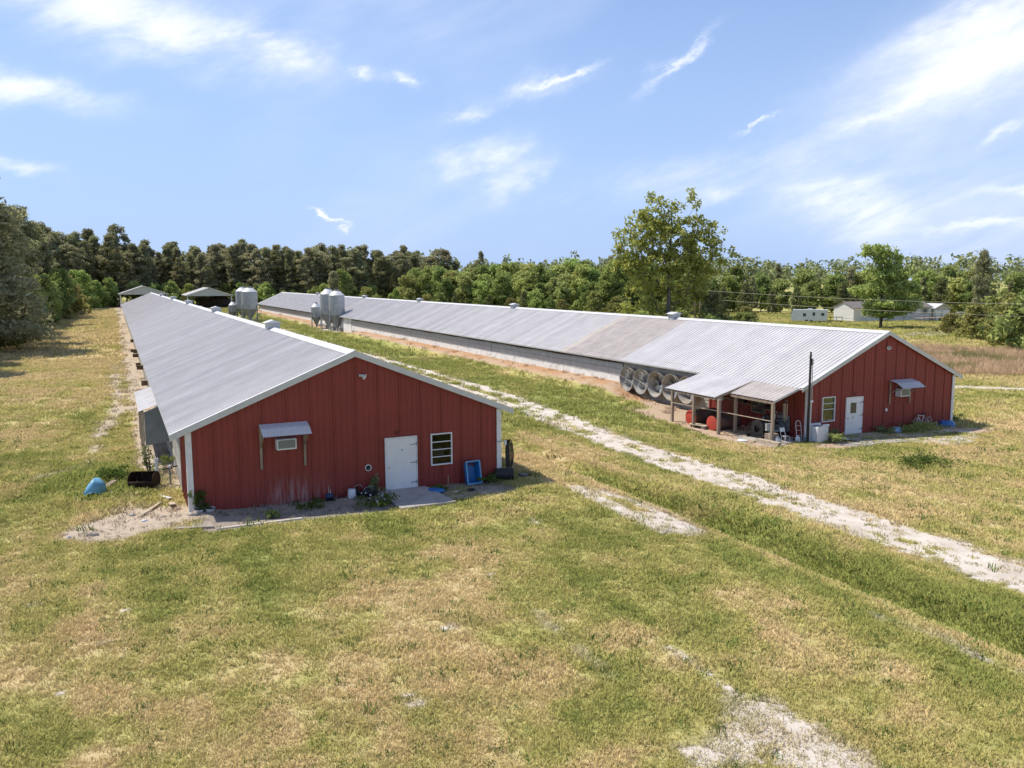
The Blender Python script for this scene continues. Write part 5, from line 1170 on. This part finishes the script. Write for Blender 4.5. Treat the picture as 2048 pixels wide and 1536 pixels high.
for (x, y) in row([(-33,150),(-32,240)], 7): plant('pine%d' % TRS.randrange(6), x+rj(2), y+rj(2), TRS.uniform(21,26), WL, 'tree', 'pines in the left wood', wide=TRS.uniform(1.1,1.5))
for i, (x, y) in enumerate(row([(-20.5,150),(-20,200),(-20,232),(-9,262),(6,272)], 5.2)): plant(TRS.choice(['leafy0','leafy1','leafy3','leafy4','shrub0','leafy2','leafy1','leafy4']), x+rj(1.2), y+rj(2), TRS.uniform(5,12.5), 'small leafy tree along the edge of the wood at the far left', 'tree', 'leafy edge of the left wood')
# the tall pine wood behind the sheds and silos
for k, (o_, h0, h1) in enumerate(((0,17,20.5),(8,18.5,21.5),(16,19,22.5),(24,20,23.5))):
    for (x, y) in row([(-38,258+o_),(10,278+o_),(62,266+o_),(96,245+o_)], 5.0):
        hh = TRS.uniform(h0-1.5, h1+.5) + (3.2 if x < -8 else 0)
        plant('pine%d' % TRS.randrange(6), x+rj(2), y+rj(2.5), hh, 'tall dark pine in the wood behind sheds and silos', 'tree', 'pines in the wood behind the barns', wide=TRS.uniform(1.05, 1.55))
plant('pine2', -6, 292, 28, 'tallest flat topped pine rising above the left of the wood', 'tree', wide=.9)
plant('pine0', 112, 246, 19.5, 'lone tall pine rising above the pale green trees in the middle', 'tree', wide=.8)
for i, (x, y) in enumerate(row([(2,266),(20,272),(45,262),(70,248),(84,232)], 3.0)+row([(6,272),(22,278),(48,268),(74,254),(92,238)], 3.4)): plant(TRS.choice(['shrub1','shrub3','shrub0','leafy0','leafy2','leafy4','leafy3']), x+rj(2), y+rj(2), TRS.uniform(3,8.5), 'low leafy growth at the foot of the pine wood', 'shrub', 'undergrowth before the pine wood', 'undergrowth_tree')
plant('leafy4', 63, 254, 13, 'pale green leafy tree standing before the pine wood right of silos', 'tree')
plant('edgepine0', 58.5, 246, 12, 'broad olive pine standing before the pine wood behind the silos', 'tree')
# the pale green broadleaved wood in the middle
for o_, h0, h1, ks in ((0,8,12,'leafy'),(8,11,14.5,'leafy'),(17,12.5,16,'leafy'),(28,13,17,'mix')):
    for (x, y) in row([(78+o_*.6,222+o_*.8),(104+o_*.6,196+o_*.8),(122+o_*.6,170+o_*.8),(134+o_*.6,146+o_*.8)], 5.4):
        key = 'leafy%d' % TRS.randrange(6) if ks == 'leafy' or TRS.random() < .6 else TRS.choice(['pine0','pine3'])
        plant(key, x+rj(2), y+rj(2), TRS.uniform(h0, h1), 'pale green leafy tree in the wood behind the right barn roof' if key[0] == 'l' else 'dark pine among the pale green wood behind the right barn', 'tree', 'wood behind the right barn roof' if key[0] == 'l' else 'pines in the pale green wood')
for (x, y) in row([(72,216),(98,188),(112,165),(126,140)], 4.4): plant(TRS.choice(['shrub0','shrub2','shrub3','cedar0','leafy1']), x+rj(2), y+rj(2), TRS.uniform(3.5,6.5), 'dark low shrub along the field edge behind the right barn', 'shrub', 'shrubs behind the right barn roof')
plant('leafy1', 121, 171, 15.5, 'open crowned dark tree just left of the big lone tree', 'tree', wide=.9)
# the trees behind the white house on the right
for o_, h0, h1 in ((0,6,9),(9,8,11),(20,10,13.5)):
    for (x, y) in row([(138+o_*.7,146+o_*.5),(158+o_*.7,128+o_*.5),(176+o_*.7,106+o_*.5),(190+o_*.7,84+o_*.5),(196+o_*.7,62+o_*.5)], 6.0):
        key = TRS.choice(['cedar0','cedar1','leafy1','cedar0'] if o_ == 0 else ['leafy0','leafy2','leafy5','leafy1','pine1'])
        plant(key, x+rj(2), y+rj(2), TRS.uniform(h0, h1), {'c':'dark cedar behind the white house and camper','l':'leafy tree in the wood behind the white house','p':'dark pine in the wood behind the white house'}[key[0]], 'tree', {'c':'cedars','l':'leafy trees','p':'pines'}[key[0]]+' behind the white house')
plant('edgepine2', 169, 93, 15.5, 'pointed dark conifer right of the white garage', 'tree', wide=.8)
for x, y, h in ((147,63,8.5),(139,58,7.0),(152,70,7.5),(160,66,9.5)): plant(TRS.choice(['leafy1','cedar1','leafy4']), x, y, h, 'dark tree above the shrubs at the right edge', 'tree', 'trees above the right hand shrubs')
for i, (x, y, h, lab) in enumerate(((118,62.5,3.6,'leftmost low shrub of the thicket at the right edge'),(110.5,52.5,5.4,'large dark shrub left of middle in the right edge thicket'),(106.5,46.5,4.6,'rounded olive shrub in the middle of the right edge thicket'),(101,40.5,6.2,'big dark shrub right of middle in the right edge thicket'),(94.5,34,7.4,'nearest tall shrub at the right edge of the picture'),(113,49,7.0,'tall shrub at the back of the right edge thicket'),(103,36,7.5,'tall bushy shrub cut by the right edge of the picture'),(120,56,6.5,'bushy shrub behind the leftmost of the right edge thicket'))):
    plant(('shrub2','shrub0')[i % 2], x, y, h, lab, 'shrub', wide=1.15)
# two trees with a shape of their own
def lobed_tree(name, loc, lobes, per_m3, leaf, asp, top, r0, mt, bark, label, seed, rc=(.55,.4), upb=.3, dens=34):
    rs = np.random.RandomState(seed); right = np.array((CR.x, CR.y)); right /= np.linalg.norm(right); fw = np.array((-right[1], right[0])); C_ = []
    for (u, z, ru, rz, rd) in lobes:
        n = max(4, int(per_m3*ru*rz*rd*4.19)); d = unit(rs.randn(n, 3))*np.cbrt(rs.rand(n, 1)*.9+.1)
        C_.append(np.c_[(u+d[:,0]*ru)[:,None]*right + (d[:,1]*rd)[:,None]*fw, z+d[:,2]*rz])
    C_ = np.concatenate(C_); rad = np.c_[[rc[0]+rc[1]*rs.rand(len(C_))]*2+[(rc[0]+rc[1]*rs.rand(len(C_)))*.75]].T
    q = leaf_cloud(rs, C_, rad, dens, leaf, asp, upb, .3, .1)
    t = thing(name, loc, label, 'tree', None, 0, True)
    link('trunk', skeleton(rs, top, C_, top, r0, .05, 10).mesh('trunk', bark, True), t); link('crown', quads_mesh('crown', *q, mt), t)
    return len(q[0])
nq = lobed_tree('tulip_tree', (60, 62, hz1(60,62)), [(-2,17.8,2.1,2.9,2.2),(.4,17.0,2.0,2.4,2.0),(-4.2,17.2,1.3,1.3,1.3),(4.6,16.2,1.4,1.6,1.4),(-3.6,15.8,2.6,2.2,2.4),(-4.4,12.9,3.0,2.2,2.6),(.4,11.4,5.5,1.8,3.4),(4.9,11.2,2.8,1.8,2.2),(2.9,18.2,1.3,3.2,1.6),(-.6,14.4,4.0,2.8,3.4),(-6.0,14.3,1.9,1.6,1.8),(-5.2,11.2,2.8,1.7,2.4),(6.2,15.0,2.0,1.6,1.8),(7.8,12.4,1.1,1.3,1.2),(4.2,13.2,2.9,2.6,2.6),(0,8.6,6.0,1.9,3.4),(-3.8,5.2,3.0,2.6,2.6),(3.6,5.0,3.4,2.8,2.6)], .62, .185, .75, 18.5, .34, L_BIG, M_BARKG, 'big lone leafy tree rising above the right barn roof ridge', 401, dens=24)
nq = lobed_tree('cypress_tree', (121.2, 79.2, hz1(121.2,79.2)), [(-1.8,14.2,3.6,1.1,2.6),(.6,12.6,2.9,1.6,2.6),(.8,10.0,4.2,1.5,3.4),(2.6,7.6,5.0,1.1,3.4),(-2.8,6.8,3.2,1.0,3),(2.2,4.4,5.4,1.2,4),(.4,2.9,4.0,.9,3.4)], 0.7, .30, .5, 14.5, .3, L_DEC, M_BARK, 'broad layered tree standing before the white house', 402, (.7,.5), .5, 34)
plant('cedar0', 64.5, 58, 7.5, 'small olive pine in front of the big lone tree', 'tree', wide=1.1)
for x, y in ((58,57),(62,55.5),(66,58),(66,66),(70,61),(55,61)): plant('shrub%d' % TRS.randrange(4), x, y, TRS.uniform(3.5,5), 'bushy growth round the foot of the big lone tree', 'shrub', 'shrubs under the big lone tree')
for (x, y) in row([(76,72),(88,84),(104,96),(116,108)], 6.5): plant(TRS.choice(['shrub0','shrub2']), x+rj(2), y+rj(2), TRS.uniform(2.6,4.4), 'dark shrub in the hedge line between barn roof and camper', 'shrub', 'hedge line left of the camper')
# far wood that reads as one mass
rs = np.random.RandomState(500); C_ = []; R_ = []
for _ in range(520):
    a = R(rs.uniform(-9, 64)); D = rs.uniform(360, 620) if a > R(22) else rs.uniform(340, 420); x, y = CAM.x+D*math.sin(a), CAM.y+D*math.cos(a); h = rs.uniform(12, 19)*(1.05 if a > R(22) else 1.1); w = rs.uniform(3, 5.5)
    for _k in range(7): C_.append((x+rs.randn()*w*.5, y+rs.randn()*w*.5, h*(.35+.62*rs.rand()))); R_.append((w*.55, w*.55, w*.5))
q = leaf_cloud(rs, np.array(C_), np.array(R_), 20, .75, .6, .4, .4)
tag(link('distant_wood', quads_mesh('distant_wood', *q, foliage('far_leaves', (.17,.19,.08), (.37,.385,.18), .3))), 'far wood along the horizon reading as one mass', 'wood', kind='stuff')

# ------------------------------------------------------------ weeds by the barns
def weed(x, y, h, r, label, mt=None, n=14, seed=1, name='weed', leaf=.055, flowers=0):
    rs = np.random.RandomState(seed); z = hz1(x, y); t = thing(name, (x, y, z), label, 'weed', None, 0, True)
    c = np.c_[rs.randn(n)*r*.5, rs.randn(n)*r*.45, h*(.15+.75*rs.rand(n))]; rad = np.c_[[r*.30+.05*rs.rand(n)]*2+[h*.16+.04*rs.rand(n)]].T
    link('leaves', quads_mesh('leaves', *leaf_cloud(rs, c, rad, 26, leaf, .45, .3, .3, .1), mt or L_WEED), t)
    B = MB()
    for p in c: B.tube([(p[0]*.3, p[1]*.3, -.05), tuple(p)], [.012, .006], 4, False)
    link('stems', B.mesh('stems', M_BARKG), t)
    if flowers:
        f = np.c_[rs.randn(flowers)*r*.55, rs.randn(flowers)*r*.5, h*(.5+.5*rs.rand(flowers))]
        o = link('flowers', quads_mesh('flowers', *leaf_cloud(rs, f, np.full((flowers,3), .03), 5, .03, .9, 1), M_WPLA), t)
    return t
weed(-5.72,-.22,.85,.28,'leafy weed growing at the corner trim of the near barn',n=16,seed=11)
weed(.62,-.16,.95,.22,'tall dark weed growing below the round vent of the near barn',L_CED,16,12)
weed(5.25,-.42,.35,.5,'low weeds between blue tub and black barrel',n=18,seed=13)
weed(.35,-1.6,.38,.75,'white flowered weeds left of the near barn doorstep slab',L_WEED,26,14,flowers=22,name='flowering_weed')
weed(3.2,-.6,.25,.35,'low weeds beside the blue lid at the near barn',n=14,seed=15)
weed(-7.15,8.3,1.3,.3,'slender dark sapling in the grass left of the near barn',L_CED,14,16,name='sapling')
weed(-6.55,7.6,.8,.4,'dark leafy weed against the near barn left wall',L_OAK,16,17)
weed(-8.6,6.9,.6,.8,'rank green weeds beside the rusty barrel',L_WEED,34,18)
weed(26.75,1.25,.55,.45,'bright green weed bush before the old white washing machine',L_DECY,22,19)
weed(27.1,1.75,.85,.35,'dark stalky weed beside the old white washing machine',L_CED,16,20)
weed(34.4,1.9,.5,1.0,'long weeds under the leaning bicycle',L_OAK,40,21); weed(33.0,2.0,.4,.8,'long weeds between blue sack and bicycle',L_OAK,30,22); weed(31.6,2.1,.4,.6,'dark weeds beside the right barn doorstep slab',L_CED,22,23)
weed(38.6,3.2,.6,.6,'rank weeds at the right corner of the right barn',L_OAK,26,24)
weed(26.4,-4.4,.5,1.3,'low green bush on the lawn before the right barn',L_WEED,50,25)
weed(-1.9,-1.0,.25,.6,'sparse weeds on the grey dirt under the near barn gable',L_WEED,14,26); weed(-3.6,-1.5,.28,.45,'small weed clump on grey dirt left under the gable',L_OAK,12,27)

# ------------------------------------------------------------ camper, white house and garage in the distance
def local_thing(name, loc, ang, label, cat): return thing(name, loc, label, cat, None, ang, True)
M_SIDE = mat('white_house_siding', (.62,.60,.57), .7, 0, .04, 1.5, bump=.2, bscale=4, stretch=(.1,.1,6))
M_SHING = mat('grey_shingles', (.20,.175,.165), .9, 0, .15, 3)
M_PANE = mat('far_pane', (.05,.06,.07), .15, 0, .2, 2, spec=.6)
def lb(B, name, m_, par, **k): return B.build(name, m_, par, **k)
t = local_thing('camper_trailer', (124.3, 100, hz1(124,100)), R(-46), 'white camper trailer parked in front of the trees left of white house', 'camper')
bd = lb(MB().add([(-3.6,-1.2,.45),(3.5,-1.2,.45),(3.6,-1.2,2.75),(-3.35,-1.2,2.75),(-3.7,-1.2,1.7),(-3.6,1.2,.45),(3.5,1.2,.45),(3.6,1.2,2.75),(-3.35,1.2,2.75),(-3.7,1.2,1.7)], [(0,1,2,3,4),(9,8,7,6,5),(0,5,6,1),(1,6,7,2),(2,7,8,3),(3,8,9,4),(4,9,5,0)]), 'body', M_WPLA, t)
for a, b, c, d in ((-1.3,-.7,1.35,2.0),(.6,1.1,1.5,2.2),(2.3,2.9,1.5,2.1)): lb(MB().box(a,b,-1.225,-1.205,c,d), 'window', M_PANE, bd)
lb(MB().box(1.45,2.05,-1.225,-1.205,.6,2.3), 'door', M_WHITE, bd); lb(MB().box(-.4,.5,-.4,.4,2.76,3.0), 'roof_unit', M_WPLA, t)
for x in (-.5,.4): lb(MB().lathe([(.1,-.1),(.33,-.1),(.35,0),(.33,.1),(.1,.1)], 16, (x,-1.1,.33), (0,1,0)), 'wheel', M_BLACK, t)
t = local_thing('wooden_deck', (128.0, 97.0, hz1(128,97)), R(-46), 'dark wooden deck with rails beside the camper door', 'deck')
lb(MB().box(-1.8,1.8,-1,1,.35,.45), 'platform', M_BROWN, t)
for x in (-1.7,-.6,.6,1.7): lb(MB().box(x-.05,x+.05,-1,-.9,0,1.3), 'post', M_BROWN, t)
lb(MB().box(-1.8,1.8,-1,-.92,1.2,1.3), 'rail', M_BROWN, t)
t = local_thing('mobile_home', (144.6, 98.9, hz1(145,98)), R(-10.7), 'long white mobile home with grey roof behind the layered tree', 'house')
HL, HW = 9.9, 3.4
lb(MB().box(-HL,HL,-HW,HW,.7,3.0).add([(-HL,-HW,3.0),(-HL,HW,3.0),(-HL,0,4.15)], [(0,1,2)]).add([(HL,-HW,3.0),(HL,HW,3.0),(HL,0,4.15)], [(0,1,2)]), 'wall', M_SIDE, t); lb(MB().box(-HL+.05,HL-.05,-HW+.05,HW-.05,-.2,.7), 'skirting', M_WPLA, t)
for sg in (-1, 1): lb(MB().add([(-HL-.3,sg*(HW+.35),2.9),(HL+.3,sg*(HW+.35),2.9),(HL+.3,0,4.2),(-HL-.3,0,4.2),(-HL-.3,sg*(HW+.35),2.98),(HL+.3,sg*(HW+.35),2.98),(HL+.3,0,4.28),(-HL-.3,0,4.28)], [(0,1,2,3),(4,5,6,7),(0,1,5,4),(3,2,6,7),(0,3,7,4),(1,2,6,5)]), 'roof', M_SHING, t)
for x in (-7,-3.5,1.0,4.4,8.2):
    w = lb(MB().box(x-.55,x+.55,-HW-.03,-HW-.005,1.5,2.75), 'window', M_WHITE, t); lb(MB().box(x-.45,x+.45,-HW-.045,-HW-.033,1.6,2.65), 'pane', M_PANE, w)
    for s_ in (-.72,.72): lb(MB().box(x+s_-.13,x+s_+.13,-HW-.03,-HW-.005,1.5,2.75), 'shutter', M_GALVD, w)
lb(MB().box(2.4,3.3,-HW-.03,-HW-.005,.75,2.75), 'door', M_WHITE, t)
t = local_thing('house_deck', (150.0, 91.0, hz1(150,91)), R(-10.7), 'grey wooden deck and steps before the white mobile home', 'deck')
lb(MB().box(-3,3,-1.4,1.4,.65,.8), 'platform', M_WOOD, t)
for x in (-2.9,-1.5,0,1.5,2.9): lb(MB().box(x-.06,x+.06,-1.4,-1.28,0,1.75), 'post', M_GALVD, t)
for z in (1.7,1.2): lb(MB().box(-3,3,-1.4,-1.3,z-.05,z+.05), 'rail', M_GALVD, t)
for k in range(3): lb(MB().box(3.02+.3*k,3.3+.3*k,-1,1,0,.6-.2*k), 'step', M_WOOD, t)
t = local_thing('garage', (156.8, 95.6, hz1(157,95)), R(-3), 'small white gabled garage with two doors right of white house', 'garage')
lb(MB().box(-2.5,2.5,-2.2,3,-.1,2.55).add([(-2.5,-2.2,2.55),(2.5,-2.2,2.55),(0,-2.2,3.55)], [(0,1,2)]), 'wall', mat('tan_siding', (.46,.42,.38), .8, 0, .05, 2), t)
for sg in (-1, 1): lb(MB().bar((sg*1.4,.4,3.07),(sg*1.4,.40001,3.07),.01).add([(0,-2.5,3.6),(sg*2.8,-2.5,2.46),(sg*2.8,3.2,2.46),(0,3.2,3.6),(0,-2.5,3.7),(sg*2.8,-2.5,2.56),(sg*2.8,3.2,2.56),(0,3.2,3.7)], [(0,1,2,3),(4,5,6,7),(0,1,5,4),(1,2,6,5),(2,3,7,6),(3,0,4,7)]), 'roof', M_RIDGE, t)
for x in (-1.2,1.2): lb(MB().box(x-1.05,x+1.05,-2.24,-2.205,.05,2.2), 'garage_door', M_WPLA, t)
t = local_thing('garden_machine', (162.5, 93.5, hz1(162,93)), R(-30), 'small pale machine parked under the trees beside the garage', 'machine')
lb(MB().box(-1.2,1.2,-.6,.6,.35,.9), 'body', M_GALV, t, bevel=.08); lb(MB().box(-.5,.9,-.55,.55,1.6,1.7), 'canopy', M_WPLA, t)
for x, y in ((-.4,-.5),(.8,-.5),(-.4,.5),(.8,.5)): lb(MB().bar((x,y,.9),(x,y,1.6),.06), 'canopy_post', M_IRON, t)
for x in (-.8,.8):
    for y in (-.62,.62): lb(MB().lathe([(.1,-.1),(.3,-.1),(.33,0),(.3,.1),(.1,.1)], 14, (x,y,.33), (0,1,0)), 'wheel', M_BLACK, t)

# ------------------------------------------------------------ poles and wires
def upole(x, y, h, label, r=.12, arm=True):
    t = thing('utility_pole', (x, y, hz1(x, y)), label, 'pole'); z = hz1(x, y)
    MB().lathe([(r,0),(r*.75,h),(0,h)], 12, (x,y,z-.2)).build('pole', M_WOOD, t, smooth=True)
    if arm:
        MB().bar((x-.5,y+.4,z+h-.5),(x+.5,y-.4,z+h-.5),.09,.11).build('crossarm', M_WOOD, t)
        for s_ in (-.45, .45): MB().lathe([(.03,0),(.05,.06),(0,.12)], 8, (x+s_,y-s_*.8,z+h-.44)).build('insulator', M_WPLA, t)
upole(66.5, 64.5, 8.2, 'utility pole hidden among the leaves of the big lone tree'); upole(84.8, 86.5, 5.9, 'short weathered pole right of the big lone tree', .13, False)
upole(130.4, 193.5, 15.5, 'tall thin pale pole left of the big lone tree', .15, False)
upole(97, 22, 8.5, 'utility pole carrying the wires beyond the right edge')
for i, (za, zb, lab) in enumerate(((6.75,5.15,'upper pale wire strung across the trees on the right'),(5.6,3.6,'lower pale wire strung across the trees on the right'))):
    a, b = Vector((66.6,64.4,za)), Vector((97,22,zb)); pts = [a.lerp(b, k/16)-Vector((0,0,.5*4*(k/16)*(1-k/16))) for k in range(17)]
    single(MB().tube(pts, .018, 5), 'overhead_wire', mat('pale_wire', (.55,.52,.40), .5, .2, .05, 1), lab, 'wire')
